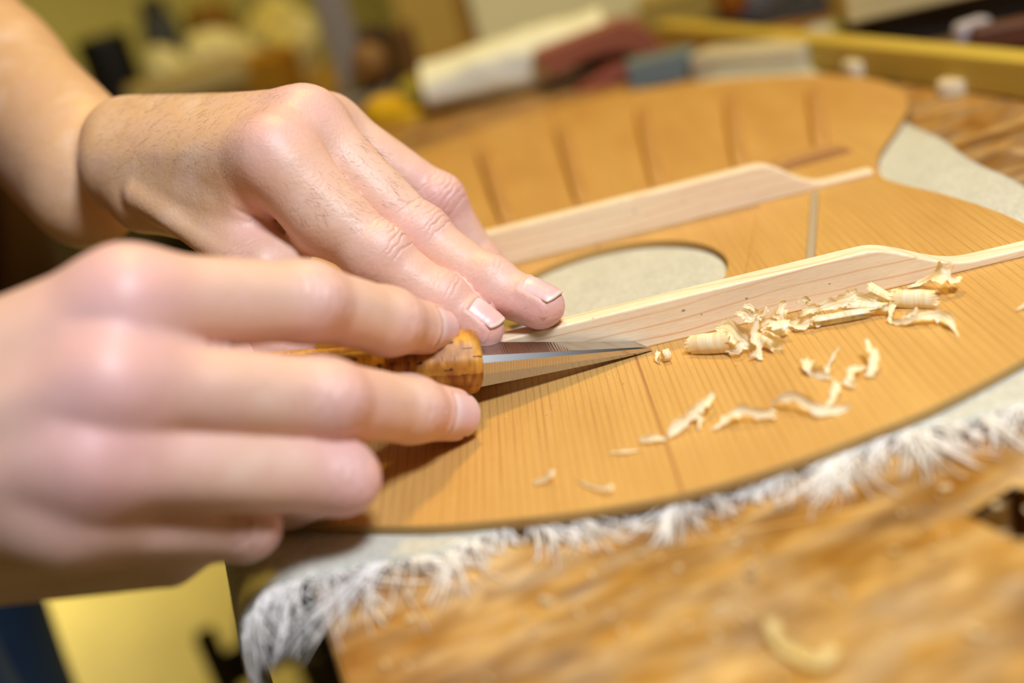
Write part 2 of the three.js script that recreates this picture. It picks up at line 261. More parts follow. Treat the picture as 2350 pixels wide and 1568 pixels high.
// ---------- the chisel ----------
const TIP = [5.6, 0.8, 64.2], BOL = [-46.4, 14, 73.3];
const CH = (() => { const x = norm(sub(BOL, TIP)), z0 = [0, 0, 1], z = norm(sub(z0, mul(x, dot(z0, x)))), y = cross(z, x).map((v) => v); const yy = y[1] < 0 ? mul(y, -1) : y; return { x, y: yy, z, L: len(sub(BOL, TIP)) }; })();
const chP = (a, b, c) => add(TIP, add(mul(CH.x, a), add(mul(CH.y, b), mul(CH.z, c))));
{
  const ch = thing('chisel', [-60, 0, 68], 'wood carving chisel with a mottled honey wooden handle held against the brace', 'chisel');
  // blade: stations from tip to bolster; bevelled section with fine grinding ridges near the handle
  const SB0 = [[3.7, -6], [3.05, 2.7], [3.0, 3.0], [1.15, 4.5], [0.95, 4.51], [-2.4, 4.6], [-7.4, 2.6], [-6.8, -5.4]], ST0 = [[0.75, -3.0], [0.6, 0.45], [0.6, 0.5], [0.45, 0.85], [0.4, 0.86], [-0.55, 0.9], [-0.75, 0.6], [-0.7, -2.4]], RY = [1, 1, 0, 0, 0, 0, 0, 0], RZ = [0, 0, 0, 0, 1, 1, 0, 0];
  const ringAt = (a, k) => { const t = Math.pow(clamp(a / CH.L), 0.92); return SB0.map((q, i) => [mix(ST0[i][0], q[0], t) + RY[i] * k, mix(ST0[i][1], q[1], t) + RZ[i] * k]); };
  const tipCut = (y, z) => clamp((0.85 - z) * 0.72, 0, 3) + clamp((y + 0.7) * 0.9, 0, 1.4);
  const st = []; const N = 260; for (let i = 0; i <= N; i++) { const a = i === 0 ? 0 : mix(4.6, CH.L + 4, (i - 1) / (N - 1)); const z = smooth(CH.L - 29, CH.L - 26, a) * (a < CH.L ? 1 : 0); st.push([a, -z * 0.085 * (Math.sin(a * 7.6 + 0.7 * Math.sin(a * 1.3)) > 0.35 ? 1 : 0)]); }
  const pos = [], idx = []; const M = 8; // each face keeps its own vertices, so edges stay crisp
  for (let f = 0; f < M; f++) { const s0 = pos.length / 3; for (const [a, r] of st) { const q = ringAt(a, r), A = q[f], B = q[(f + 1) % M]; const slope = a < 0.01 ? 1 : 0; for (const [y, z] of [A, B]) pos.push(...chP(a + slope * tipCut(y, z), y, z)); } for (let i = 0; i < N; i++) { const k = s0 + i * 2; idx.push(k, k + 1, k + 2, k + 1, k + 3, k + 2); } }
  { const q = ringAt(0, 0), s0 = pos.length / 3; for (const [y, z] of q) pos.push(...chP(tipCut(y, z), y, z)); for (let i = 1; i < M - 1; i++) idx.push(s0, s0 + i + 1, s0 + i); }
  const g = new THREE.BufferGeometry(); g.setAttribute('position', new THREE.Float32BufferAttribute(pos, 3)); g.setIndex(idx); g.computeVertexNormals();
  const steel = std({ side: THREE.DoubleSide, color: 0xc9c7c2, metalness: 1, roughness: 0.17 });
  part('blade', g, steel, ch);
  // handle: octagonal, swelling to a rounded end at the blade
  const prof = [[0, 7.4], [0.5, 8.7], [1.6, 9.5], [3.4, 9.75], [8, 9.7], [12, 9.2], [18, 8.2], [28, 7.2], [45, 7.0], [70, 7.6], [95, 9], [118, 10.5], [128, 9.5], [132, 5]];
  const hp = [], hi = [], huv = [], K = 64; const cx = (i) => { const a = i / K * Math.PI * 2, s = Math.PI / 4, m = ((a + s / 2) % s + s) % s - s / 2; return [a, Math.min(1.0, 0.955 / Math.cos(m))]; };
  const add2 = (a, r) => { for (let i = 0; i <= K; i++) { const [an, m] = cx(i); hp.push(...chP(CH.L + a, Math.sin(an) * r * m, Math.cos(an) * r * m)); huv.push(a / 60, i / K); } };
  add2(0, 0.01); const rows = []; for (let k = 0; k < prof.length - 1; k++) for (let s = 0; s < 3; s++) rows.push([mix(prof[k][0], prof[k + 1][0], s / 3), mix(prof[k][1], prof[k + 1][1], s / 3)]); rows.push(prof.at(-1)); for (const [a, r] of rows) add2(a, r); add2(132.2, 0.01);
  const R = rows.length + 2; for (let j = 0; j < R - 1; j++) for (let i = 0; i < K; i++) { const a = j * (K + 1) + i, b = a + 1, c = a + K + 1; hi.push(a, b, c, b, c + 1, c); }
  const hg = new THREE.BufferGeometry(); hg.setAttribute('position', new THREE.Float32BufferAttribute(hp, 3)); hg.setAttribute('uv', new THREE.Float32BufferAttribute(huv, 2)); hg.setIndex(hi); hg.computeVertexNormals();
  const flecks = Array.from({ length: 150 }, () => [rnd(), rnd(), rr(0.015, 0.055), rr(0.003, 0.012), rnd() < 0.7]);
  const handleMap = (() => { const cv = document.createElement('canvas'); cv.width = 1024; cv.height = 1024; const x = cv.getContext('2d'), im = x.createImageData(1024, 1024), d = im.data; for (let j = 0; j < 1024; j++) for (let i = 0; i < 1024; i++) { const u = i / 1024, v = j / 1024, g = fbm(u * 40, v * 12, 2, 3) - 0.5, b = fbm(u * 9, v * 9, 5, 3) - 0.5, k = (j * 1024 + i) * 4; d[k] = 180 + 90 * g + 130 * b; d[k + 1] = 122 + 90 * g + 130 * b; d[k + 2] = 44 + 50 * g + 70 * b; d[k + 3] = 255; } x.putImageData(im, 0, 0); for (const f of flecks) { x.fillStyle = `rgba(62,28,18,${0.5 + 0.4 * f[3] * 50})`; const L = f[4] ? [f[2], 0.008] : [0.005, f[2] * 1.3]; x.fillRect(f[0] * 1024, f[1] * 1024, L[0] * 1024, L[1] * 1024); if (rnd() < 0.35) { x.beginPath(); x.arc(f[0] * 1024, f[1] * 1024, 5 + 12 * rnd(), 0, 7); x.fill(); } } const t = new THREE.CanvasTexture(cv); t.colorSpace = THREE.SRGBColorSpace; t.wrapS = t.wrapT = THREE.RepeatWrapping; return t; })();
  part('handle', hg, std({ side: THREE.DoubleSide, map: handleMap, roughness: 0.52 }), ch);
}

// ---------- the person ----------
const lin = (hex) => { const c = new THREE.Color(hex); return [c.r, c.g, c.b]; };
function capD(p, a, b, ra, rb) { const bx = b[0] - a[0], by = b[1] - a[1], bz = b[2] - a[2], px = p[0] - a[0], py = p[1] - a[1], pz = p[2] - a[2]; let h = (px * bx + py * by + pz * bz) / (bx * bx + by * by + bz * bz || 1); h = h < 0 ? 0 : h > 1 ? 1 : h; const dx = px - bx * h, dy = py - by * h, dz = pz - bz * h; return Math.sqrt(dx * dx + dy * dy + dz * dz) - (ra + (rb - ra) * h); }
const smin = (a, b, k) => { const h = Math.max(k - Math.abs(a - b), 0) / k; return Math.min(a, b) - h * h * k * 0.25; };
// surface nets on a grid of cell h, skipping blocks that the surface cannot reach
function surfaceNets(f, lo, hi, h) {
  const n = [0, 1, 2].map((k) => Math.ceil((hi[k] - lo[k]) / h) + 1), [nx, ny, nz] = n, V = new Float32Array(nx * ny * nz), B = 8;
  for (let z0 = 0; z0 < nz; z0 += B) for (let y0 = 0; y0 < ny; y0 += B) for (let x0 = 0; x0 < nx; x0 += B) {
    const c = f([lo[0] + (x0 + B / 2) * h, lo[1] + (y0 + B / 2) * h, lo[2] + (z0 + B / 2) * h]), far = Math.abs(c) > B * h * 1.15;
    for (let z = z0; z < Math.min(z0 + B, nz); z++) for (let y = y0; y < Math.min(y0 + B, ny); y++) for (let x = x0; x < Math.min(x0 + B, nx); x++) V[(z * ny + y) * nx + x] = far ? c : f([lo[0] + x * h, lo[1] + y * h, lo[2] + z * h]);
  }
  const vid = new Map(), pos = [], idx = [], id = (x, y, z) => (z * ny + y) * nx + x;
  const vert = (x, y, z) => {
    const key = id(x, y, z), old = vid.get(key); if (old !== undefined) return old;
    let sx = 0, sy = 0, sz = 0, c = 0; const v = (i, j, k) => V[id(x + i, y + j, z + k)];
    const edge = (i, j, k, a, b, cc) => { const A = v(i, j, k), D = v(i + a, j + b, k + cc); if ((A < 0) !== (D < 0)) { const t = A / (A - D); sx += i + a * t; sy += j + b * t; sz += k + cc * t; c++; } };
    for (let j = 0; j < 2; j++) for (let k = 0; k < 2; k++) { edge(0, j, k, 1, 0, 0); edge(j, 0, k, 0, 1, 0); edge(j, k, 0, 0, 0, 1); }
    const r = pos.length / 3; pos.push(lo[0] + (x + sx / c) * h, lo[1] + (y + sy / c) * h, lo[2] + (z + sz / c) * h); vid.set(key, r); return r;
  };
  for (let z = 1; z < nz - 1; z++) for (let y = 1; y < ny - 1; y++) for (let x = 1; x < nx - 1; x++) {
    const a = V[id(x, y, z)] < 0;
    if (a !== V[id(x + 1, y, z)] < 0) { const q = [vert(x, y - 1, z - 1), vert(x, y, z - 1), vert(x, y, z), vert(x, y - 1, z)]; a ? idx.push(q[0], q[1], q[2], q[0], q[2], q[3]) : idx.push(q[0], q[2], q[1], q[0], q[3], q[2]); }
    if (a !== V[id(x, y + 1, z)] < 0) { const q = [vert(x - 1, y, z - 1), vert(x, y, z - 1), vert(x, y, z), vert(x - 1, y, z)]; a ? idx.push(q[0], q[2], q[1], q[0], q[3], q[2]) : idx.push(q[0], q[1], q[2], q[0], q[2], q[3]); }
    if (a !== V[id(x, y, z + 1)] < 0) { const q = [vert(x - 1, y - 1, z), vert(x, y - 1, z), vert(x, y, z), vert(x - 1, y, z)]; a ? idx.push(q[0], q[1], q[2], q[0], q[2], q[3]) : idx.push(q[0], q[2], q[1], q[0], q[3], q[2]); }
  }
  return { pos, idx };
}
// splits every edge whose midpoint lies where want(p) holds
function refine({ pos, idx }, want) {
  const mids = new Map(), out = [];
  const mid = (a, b) => { const k = a < b ? a * 4e6 + b : b * 4e6 + a; let m = mids.get(k); if (m === undefined) { const p = [0, 1, 2].map((i) => (pos[a * 3 + i] + pos[b * 3 + i]) / 2); m = want(p) ? pos.length / 3 : -1; if (m >= 0) pos.push(...p); mids.set(k, m); } return m; };
  for (let i = 0; i < idx.length; i += 3) {
    let [a, b, c] = [idx[i], idx[i + 1], idx[i + 2]]; let x = mid(a, b), y = mid(b, c), z = mid(c, a);
    for (let r = 0; r < 2 && !((x >= 0) >= (y >= 0) && (x >= 0) >= (z >= 0) && !(x >= 0 && y < 0 && z >= 0)); r++) [a, b, c, x, y, z] = [b, c, a, y, z, x];
    if (x < 0) out.push(a, b, c); else if (y < 0) out.push(a, x, c, x, b, c); else if (z < 0) out.push(a, x, c, x, b, y, x, y, c); else out.push(a, x, z, x, b, y, z, y, c, x, y, z);
  }
  return { pos, idx: out };
}
const grad = (f, p, e = 0.25) => norm([f([p[0] + e, p[1], p[2]]) - f([p[0] - e, p[1], p[2]]), f([p[0], p[1] + e, p[2]]) - f([p[0], p[1] - e, p[2]]), f([p[0], p[1], p[2] + e]) - f([p[0], p[1], p[2] - e])]);
function fleshed(f, lo, hi, h, levels, disp, colour) {
  let m = surfaceNets(f, lo, hi, h);
  for (const want of levels) m = refine(m, want);
  const n = m.pos.length / 3, col = new Float32Array(n * 3);
  for (let i = 0; i < n; i++) {
    let p = [m.pos[i * 3], m.pos[i * 3 + 1], m.pos[i * 3 + 2]], g = grad(f, p);
    for (let k = 0; k < 2; k++) p = sub(p, mul(g, clamp(f(p), -1, 1)));
    g = grad(f, p); const c = colour(p, g), d = disp ? disp(p, g) : 0; p = add(p, mul(g, d));
    m.pos[i * 3] = p[0]; m.pos[i * 3 + 1] = p[1]; m.pos[i * 3 + 2] = p[2]; col.set(c, i * 3);
  }
  const geo = new THREE.BufferGeometry(); geo.setAttribute('position', new THREE.Float32BufferAttribute(m.pos, 3)); geo.setAttribute('color', new THREE.BufferAttribute(col, 3)); geo.setIndex(m.idx); geo.computeVertexNormals(); return geo;
}
// a hand: fingers as chains of joints, a palm of metacarpals, an arm
function handField(H) {
  const fingers = H.fingers.map((F) => {
    const axis = norm(sub(F.pts.at(-1), F.pts.at(-2))), dors = (a) => norm(sub(H.dorsal, mul(a, dot(H.dorsal, a))));
    const joints = []; for (let i = 1; i < F.pts.length - 1; i++) { const a = norm(sub(F.pts[i + 1], F.pts[i - 1])), d = F.dorsal ? norm(sub(F.dorsal, mul(a, dot(F.dorsal, a)))) : dors(a); joints.push({ p: F.pts[i], a, d, l: cross(a, d), r: F.r[i], main: i === 1 }); }
    const d = F.dorsal ? norm(sub(F.dorsal, mul(axis, dot(F.dorsal, axis)))) : dors(axis);
    return { ...F, axis, d, l: cross(axis, d), joints, tip: F.pts.at(-1), tr: F.r.at(-1), c: mul(F.pts.reduce(add), 1 / F.pts.length), R: Math.max(...F.pts.map((q) => len(sub(q, mul(F.pts.reduce(add), 1 / F.pts.length))))) + 30 };
  });
  const fingerD = (F, p) => {
    let s = 1e9; const q = F.pts; for (let i = 0; i < q.length - 1; i++) s = smin(s, capD(p, q[i], q[i + 1], F.r[i], F.r[i + 1]), 4);
    for (const J of F.joints) { const o = [J.p[0] + J.d[0] * J.r * 0.38, J.p[1] + J.d[1] * J.r * 0.38, J.p[2] + J.d[2] * J.r * 0.38]; const dx = p[0] - o[0], dy = p[1] - o[1], dz = p[2] - o[2]; s = smin(s, Math.sqrt(dx * dx + dy * dy + dz * dz) - J.r * (J.main ? 0.74 : 0.68), 4); }
    if (F.nail) { const t = F.tip, d = F.d, a = F.axis, k = (x, y) => [t[0] + d[0] * x + a[0] * y, t[1] + d[1] * x + a[1] * y, t[2] + d[2] * x + a[2] * y]; s = smin(s, capD(p, k(2.0, -4), k(1.6, 2.9), F.tr - 2.3, F.tr - 3.0), 2.5); }
    return s;
  };
  const palmD = (p) => { let s = 1e9; for (const c of H.palm) s = smin(s, capD(p, c[0], c[1], c[2], c[3]), c[4] ?? 9); return s; };
  const armD = (p) => { let s = 1e9; for (const c of H.arm) s = smin(s, capD(p, c[0], c[1], c[2], c[3]), c[4] ?? 20); return s; };
  const detail = (p, s) => { for (const c of H.ridges ?? []) s = smin(s, capD(p, c[0], c[1], c[2], c[3]), c[4] ?? 5); return s; };
  const f = (p) => {
    let s = palmD(p), a = armD(p), fd = 1e9;
    s = smin(s, a, H.wristK ?? 10); s = detail(p, s);
    for (const F of fingers) { const dx = p[0] - F.c[0], dy = p[1] - F.c[1], dz = p[2] - F.c[2]; if (dx * dx + dy * dy + dz * dz > F.R * F.R) { fd = Math.min(fd, Math.sqrt(dx * dx + dy * dy + dz * dz) - F.R + 15); continue; } fd = smin(fd, fingerD(F, p), F.k ?? 0.9); }
    return smin(s, fd, H.webK ?? 7);
  };
  for (const F of fingers) F.field = (p) => fingerD(F, p);
  return { f, fingers };
}
const nailFrame = (F, p) => { const q = sub(p, F.tip); return [dot(q, F.axis), dot(q, F.l), dot(q, F.d)]; };
const SK = { base: lin(0xe4bba6), tan: lin(0xdab07c), pink: lin(0xe6b0ac), deep: lin(0xcf7f6c), pale: lin(0xeed2c6) };  // tan: skin tan with the tint of warm lamplight painted in
const vein = (p) => noise3(p[0] * 0.11, p[1] * 0.11, p[2] * 0.11);
function skinColour(H, field, warmTanAt) {
  return (p, n) => {
    const m = fbm(p[0] * 0.09, p[1] * 0.09, p[2] * 0.09, 3) - 0.5, fine = fbm(p[0] * 1.1, p[1] * 1.1, p[2] * 1.1, 2) - 0.5;
    let c = mix3(SK.base, SK.tan, clamp(warmTanAt(p) + m * 0.9));
    c = mix3(c, SK.pale, clamp(m * 1.4));
    for (const F of field.fingers) {
      for (const J of F.joints) { const d = len(sub(p, add(J.p, mul(J.d, J.r * 0.7)))); c = mix3(c, SK.pink, 0.6 * Math.exp(-d * d / (J.main ? 70 : 40))); }
      const d = len(sub(p, add(F.tip, mul(F.axis, 3)))); c = mix3(c, SK.pink, 0.75 * Math.exp(-d * d / 160));
    }
    for (const k of H.pink ?? []) { const d = len(sub(p, k[0])); c = mix3(c, SK.pink, k[2] * Math.exp(-d * d / (k[1] * k[1]))); }
    const w = 1 + fine * 0.10 + m * 0.06; return [c[0] * w, c[1] * w * (1 - 0.02 * fine), c[2] * w];
  };
}
function skinDisp(H, field, strength) {
  return (p, n) => {
    let d = 0;
    const a = p[0] * 0.8 + p[1] * 0.6, b = p[1] * 0.8 - p[0] * 0.6;
    if (strength === 1) { const r1 = Math.abs(noise3(a * 1.9, b * 1.2, p[2] * 1.5) - 0.5), r2 = Math.abs(noise3(a * 1.1 + 9, b * 2.1, p[2] * 1.7) - 0.5); d -= 0.055 * (1 - smooth(0, 0.12, r1)) + 0.05 * (1 - smooth(0, 0.1, r2)); d += 0.035 * (noise3(p[0] * 2.6, p[1] * 2.6, p[2] * 2.6) - 0.5); }
    d += 0.22 * (fbm(p[0] * 0.16, p[1] * 0.16, p[2] * 0.16, 2) - 0.5);
    for (const F of field.fingers) {
      for (const J of F.joints) {
        const q = sub(p, J.p), s = dot(q, J.a), l = dot(q, J.l); if (Math.abs(s) > 13 || len(q) > 18) continue;
        const dn = smooth(0.15, 0.75, dot(n, J.d)); if (dn <= 0) continue;
        const w = (noise3(p[0] * 0.5, p[1] * 0.5, p[2] * 0.5) - 0.5) * 1.6, W0 = J.main ? 1 : 0.65;
        for (const o of J.main ? [-7.2, -5.0, -2.9, -0.9, 0.8, 2.7, 5.2] : [-3, -1.2, 0.6, 2.4]) { const e = s - o + w + Math.sign(o) * -0.028 * l * l + 0.012 * o * l * l * 0.25; d -= 0.36 * W0 * strength * dn * Math.exp(-e * e / 0.11) * Math.exp(-l * l / 45) * (0.5 + noise3(o * 3, l * 0.35, 2 + J.p[0])); }
        d += 0.5 * W0 * dn * strength * Math.exp(-(s * s + l * l) / 30);
      }
      if (!F.nail) continue;
      const [s, l, h] = nailFrame(F, p); const N = F.nail;
      if (h > 0 && s > N[0] - 4 && s < N[1] + 3) { // the fold of skin around the nail
        const ex = Math.max(N[0] - s, 0), ey = Math.max(Math.abs(l) - N[2] * 0.97, 0), out = Math.hypot(ex, ey), inside = s > N[0] && Math.abs(l) < N[2];
        if (inside) d -= 0.12; else d += 0.32 * Math.exp(-Math.pow((out - 0.9) / 0.8, 2)) * (s < N[1] - 1 ? 1 : 0.3);
      }
    }
    for (const c of H.creases ?? []) { const q = sub(p, c[0]), t = dot(q, c[1]); if (len(q) > c[3]) continue; const e = dot(q, c[2]) + 0.9 * (noise3(p[0] * 0.25, p[1] * 0.25, p[2] * 0.25) - 0.5); d -= c[4] * Math.exp(-e * e / (c[5] * c[5])) * (1 - len(q) / c[3]); }
    return d;
  };
}
// a fingernail: a curved plate laid on the finger's own surface
function nailGeo(F, f) {
  const N = F.nail, nu = 22, nv = 22, P = [], idx = [];
  for (const top of [1, 0]) for (let i = 0; i <= nu; i++) for (let j = 0; j <= nv; j++) {
    const t = j / nv * 2 - 1, free = N[1] - 1.6 * Math.pow(Math.abs(t), 2.6), back = N[0] + 0.9 * t * t; const s = mix(back, free, i / nu), ph = t * N[3];
    const dir = add(mul(F.d, Math.cos(ph)), mul(F.l, Math.sin(ph))), c = add(F.tip, mul(F.axis, Math.min(s, 1.5)));
    let r = 14; for (let k = 0; k < 24; k++) r -= f(add(c, mul(dir, r))) * 0.9; // radius of the finger here
    const c0 = add(F.tip, mul(F.axis, Math.min(s, 1.0))); const q = add(c, mul(dir, r)), ov = Math.max(0, s - 1.5), w = add(add(q, mul(F.axis, ov)), mul(dir, -0.055 * ov * ov));
    const lift = (top ? 0.28 : -0.25) - 0.30 * t * t - 0.18 * (1 - smooth(0, 0.25, i / nu)) + 0.12 * smooth(0.8, 1, i / nu); P.push(...add(w, mul(dir, lift)));
  }
  const A = (b, i, j) => b * (nu + 1) * (nv + 1) + i * (nv + 1) + j;
  for (let i = 0; i < nu; i++) for (let j = 0; j < nv; j++) { idx.push(A(0, i, j), A(0, i + 1, j), A(0, i, j + 1), A(0, i + 1, j), A(0, i + 1, j + 1), A(0, i, j + 1)); idx.push(A(1, i, j), A(1, i, j + 1), A(1, i + 1, j), A(1, i + 1, j), A(1, i, j + 1), A(1, i + 1, j + 1)); }
  for (let j = 0; j < nv; j++) idx.push(A(0, nu, j), A(1, nu, j), A(0, nu, j + 1), A(1, nu, j), A(1, nu, j + 1), A(0, nu, j + 1));
  for (let i = 0; i < nu; i++) for (const j of [0, nv]) idx.push(A(0, i, j), A(0, i + 1, j), A(1, i, j), A(1, i, j), A(0, i + 1, j), A(1, i + 1, j));
  const col = []; const a = lin(0xe4bcb8), b = lin(0xe8d8cc), m = lin(0xe6c8c6);
  for (const top of [1, 0]) for (let i = 0; i <= nu; i++) for (let j = 0; j <= nv; j++) { const u = i / nu, t = j / nv * 2 - 1; let c = mix3(m, a, smooth(0.1, 0.5, u)); c = mix3(c, b, smooth(0.90, 0.94, u + 0.03 * t * t)); c = mix3(c, lin(0xeed6d0), 0.5 * (1 - smooth(0.12, 0.2, u + 0.1 * t * t))); col.push(...c); }
  const g = new THREE.BufferGeometry(); g.setAttribute('position', new THREE.Float32BufferAttribute(P, 3)); g.setAttribute('color', new THREE.Float32BufferAttribute(col, 3)); g.setIndex(idx); g.computeVertexNormals(); return g;
}
const LEFT = (() => {
  const I = [[-94.2, 81.6, 37.9], [-70.1, 46.8, 52.7], [-54.7, 30.2, 58.5], [-44.5, 20.8, 63.9]], M = [[-85.9, 85.4, 18.5], [-58, 44.8, 35.5], [-39.4, 28, 48.7], [-25, 20.7, 58.3]],
    R = [[-82.3, 78.9, -0.7], [-52.2, 46.8, 3.9], [-43.6, 21.2, 7.4], [-35.5, 7.1, 10.5]], K = [[-87.4, 70.1, -20.6], [-65.7, 44.9, -22.5], [-58.4, 22.9, -22.7], [-52.9, 11.6, -20.5]], T = [[-114.8, 62.8, 29.6], [-104.4, 46.9, 46.2], [-105.1, 28.7, 60.2]];
  const wI = [-154.4, 81.3, -3.6], wM = [-154.9, 87.6, -14.8], wR = [-156.3, 89.3, -26.2], wK = [-158.5, 88.4, -38.7];
  return {
    dorsal: norm([0.15, 0.8, 0.55]), wristK: 5, webK: 5.5,
    fingers: [
      { pts: I, r: [12.3, 9.7, 8.4, 7.2], nail: [-4.8, 5.7, 4.9, 0.78], dorsal: [0.4, 0.9, 0.1] },
      { pts: M, r: [12.2, 9.6, 8.4, 7.3], nail: [-5.6, 5.7, 5.0, 0.78], dorsal: [0.35, 0.92, 0.12] },
      { pts: R, r: [11.5, 9.2, 7.8, 7] }, { pts: K, r: [10.5, 8.2, 7, 6.2] }, { pts: T, r: [12, 11.5, 10], dorsal: [-0.5, 0.5, 0.7], k: 3 },
    ],
    palm: [[wI, I[0], 13, 12.4], [wM, M[0], 14, 12.2], [wR, R[0], 14, 11.5], [wK, K[0], 13, 10.8], [mul(add(wI, wM), 0.5), mul(add(I[0], M[0]), 0.5), 13, 10], [mul(add(wM, wR), 0.5), mul(add(M[0], R[0]), 0.5), 13, 10], [wI, T[0], 12, 11, 7], [add(I[0], [3, -5, 3]), [-84, 59.2, 45.3], 10.5, 10, 5], [[-148.4, 71.7, 8.6], [-108.1, 71, 34.5], 9, 8, 9]],
    ridges: [[add(I[0], [0, 4.5, 1.5]), add(wI, [6, 7, 0]), 5.6, 5, 5], [add(M[0], [-1, 5, 1]), add(wM, [6, 8, 0]), 5.6, 5, 5], [[-144.9, 76.9, 19.3], [-113.3, 55.8, 49.7], 4.2, 4.4, 3.5], [[-131.2, 73.5, 25.2], [-104.9, 54.4, 51.9], 3.2, 3.6, 3]],
    arm: [[[-182.7, 90.8, -55.4], [-235.2, 125.4, -136.5], 15, 17], [[-182.8, 70.9, -31], [-233.3, 101.3, -110.5], 17, 20], [[-180.4, 80.4, -38.3], [-235.5, 112.6, -125.9], 18, 20], [[-235.5, 112.6, -125.9], [-347, 230, -329], 23, 40], [[-347, 230, -329], [-420, 330, -330], 42, 46]],
    pink: [[add(I[0], [0, 10, 6]), 14, 0.5], [add(M[0], [2, 10, 5]), 14, 0.5], [R[1], 14, 0.7], [[-106.8, 64.5, 45.7], 9, 0.5]],
    creases: [[[-103.7, 66.8, 46.7], [1, 0, 0], norm([-0.6, -0.75, 0.2]), 9, 0.9, 0.8]],
  };
})();
const RIGHT = (() => {
  const I = [[-115.4, 76.1, 136.8], [-81.8, 57, 109.9], [-66.4, 39.3, 90.2], [-58, 28.2, 74.7]], M = [[-120.1, 62.2, 151.4], [-81.4, 36.2, 127.1], [-65.6, 17.5, 103.4], [-56.8, 9, 94.4]],
    R = [[-128.1, 48.6, 159.7], [-82.5, 18.2, 134.5], [-102.2, 5.7, 114.9], [-120.2, 8.4, 104.2]], K = [[-138.2, 36.6, 160.9], [-108.8, 14.5, 139.9], [-125.9, 7.5, 120.1], [-137.3, 9.4, 111.3]], T = [[-157.1, 57.9, 112.3], [-136.7, 44.3, 88.4], [-118.6, 25, 62.6]];
  const wI = [-169.9, 67.3, 139.5], wM = [-169.3, 62.2, 148.1], wR = [-172.4, 54.3, 151.5], wK = [-177.3, 43.3, 149.9];
  return {
    dorsal: norm([0.22, 0.33, 0.92]), wristK: 14, webK: 8,
    fingers: [
      { pts: I, r: [11.8, 10.2, 9.2, 7.6], nail: [-5.2, 5.6, 6.2, 0.9], dorsal: [0.55, 0.25, 0.8] },
      { pts: M, r: [12, 10.3, 9, 7.7], nail: [-5.2, 5.6, 6.0, 0.9], dorsal: [0.55, 0.25, 0.8] },
      { pts: R, r: [11.4, 9.2, 8.4, 7.4] }, { pts: K, r: [10.5, 8.8, 7.8, 6.8] }, { pts: T, r: [12, 10.5, 9], k: 3 },
    ],
    palm: [[wI, I[0], 14, 12], [wM, M[0], 15, 12], [wR, R[0], 15, 11.6], [wK, K[0], 15, 11], [mul(add(wI, wM), 0.5), mul(add(I[0], M[0]), 0.5), 14, 9.5], [mul(add(wM, wR), 0.5), mul(add(M[0], R[0]), 0.5), 13, 6.5], [mul(add(wR, wK), 0.5), mul(add(R[0], K[0]), 0.5), 13, 7], [wI, T[0], 14, 12.5, 10], [[-178.1, 32.7, 146.7], [-127.7, 12.5, 141.9], 17.5, 9], [[-165.9, 41.4, 126.1], [-139.4, 34.8, 129.2], 16, 12]],
    ridges: [[add(I[0], [3, 2, 7]), add(wI, [4, 3, 9]), 4.8, 4.4, 6], [add(M[0], [2, 2, 7]), add(wM, [4, 3, 9]), 4.8, 4.4, 6], [add(R[0], [2, 2, 6]), add(wR, [4, 3, 9]), 4.4, 4.2, 6]],
    arm: [[[-176.9, 56.8, 144.3], [-330, 88, 165], 25, 29], [[-330, 88, 165], [-450, 120, 185], 32, 44], [[-450, 120, 185], [-475, 220, 150], 44, 46]],
    pink: [[add(I[0], [3, 6, 9]), 16, 0.75], [add(M[0], [2, 2, 10]), 17, 0.75], [add(R[0], [2, 0, 10]), 16, 0.7], [R[1], 13, 0.75], [M[1], 12, 0.4]],
  };
})();
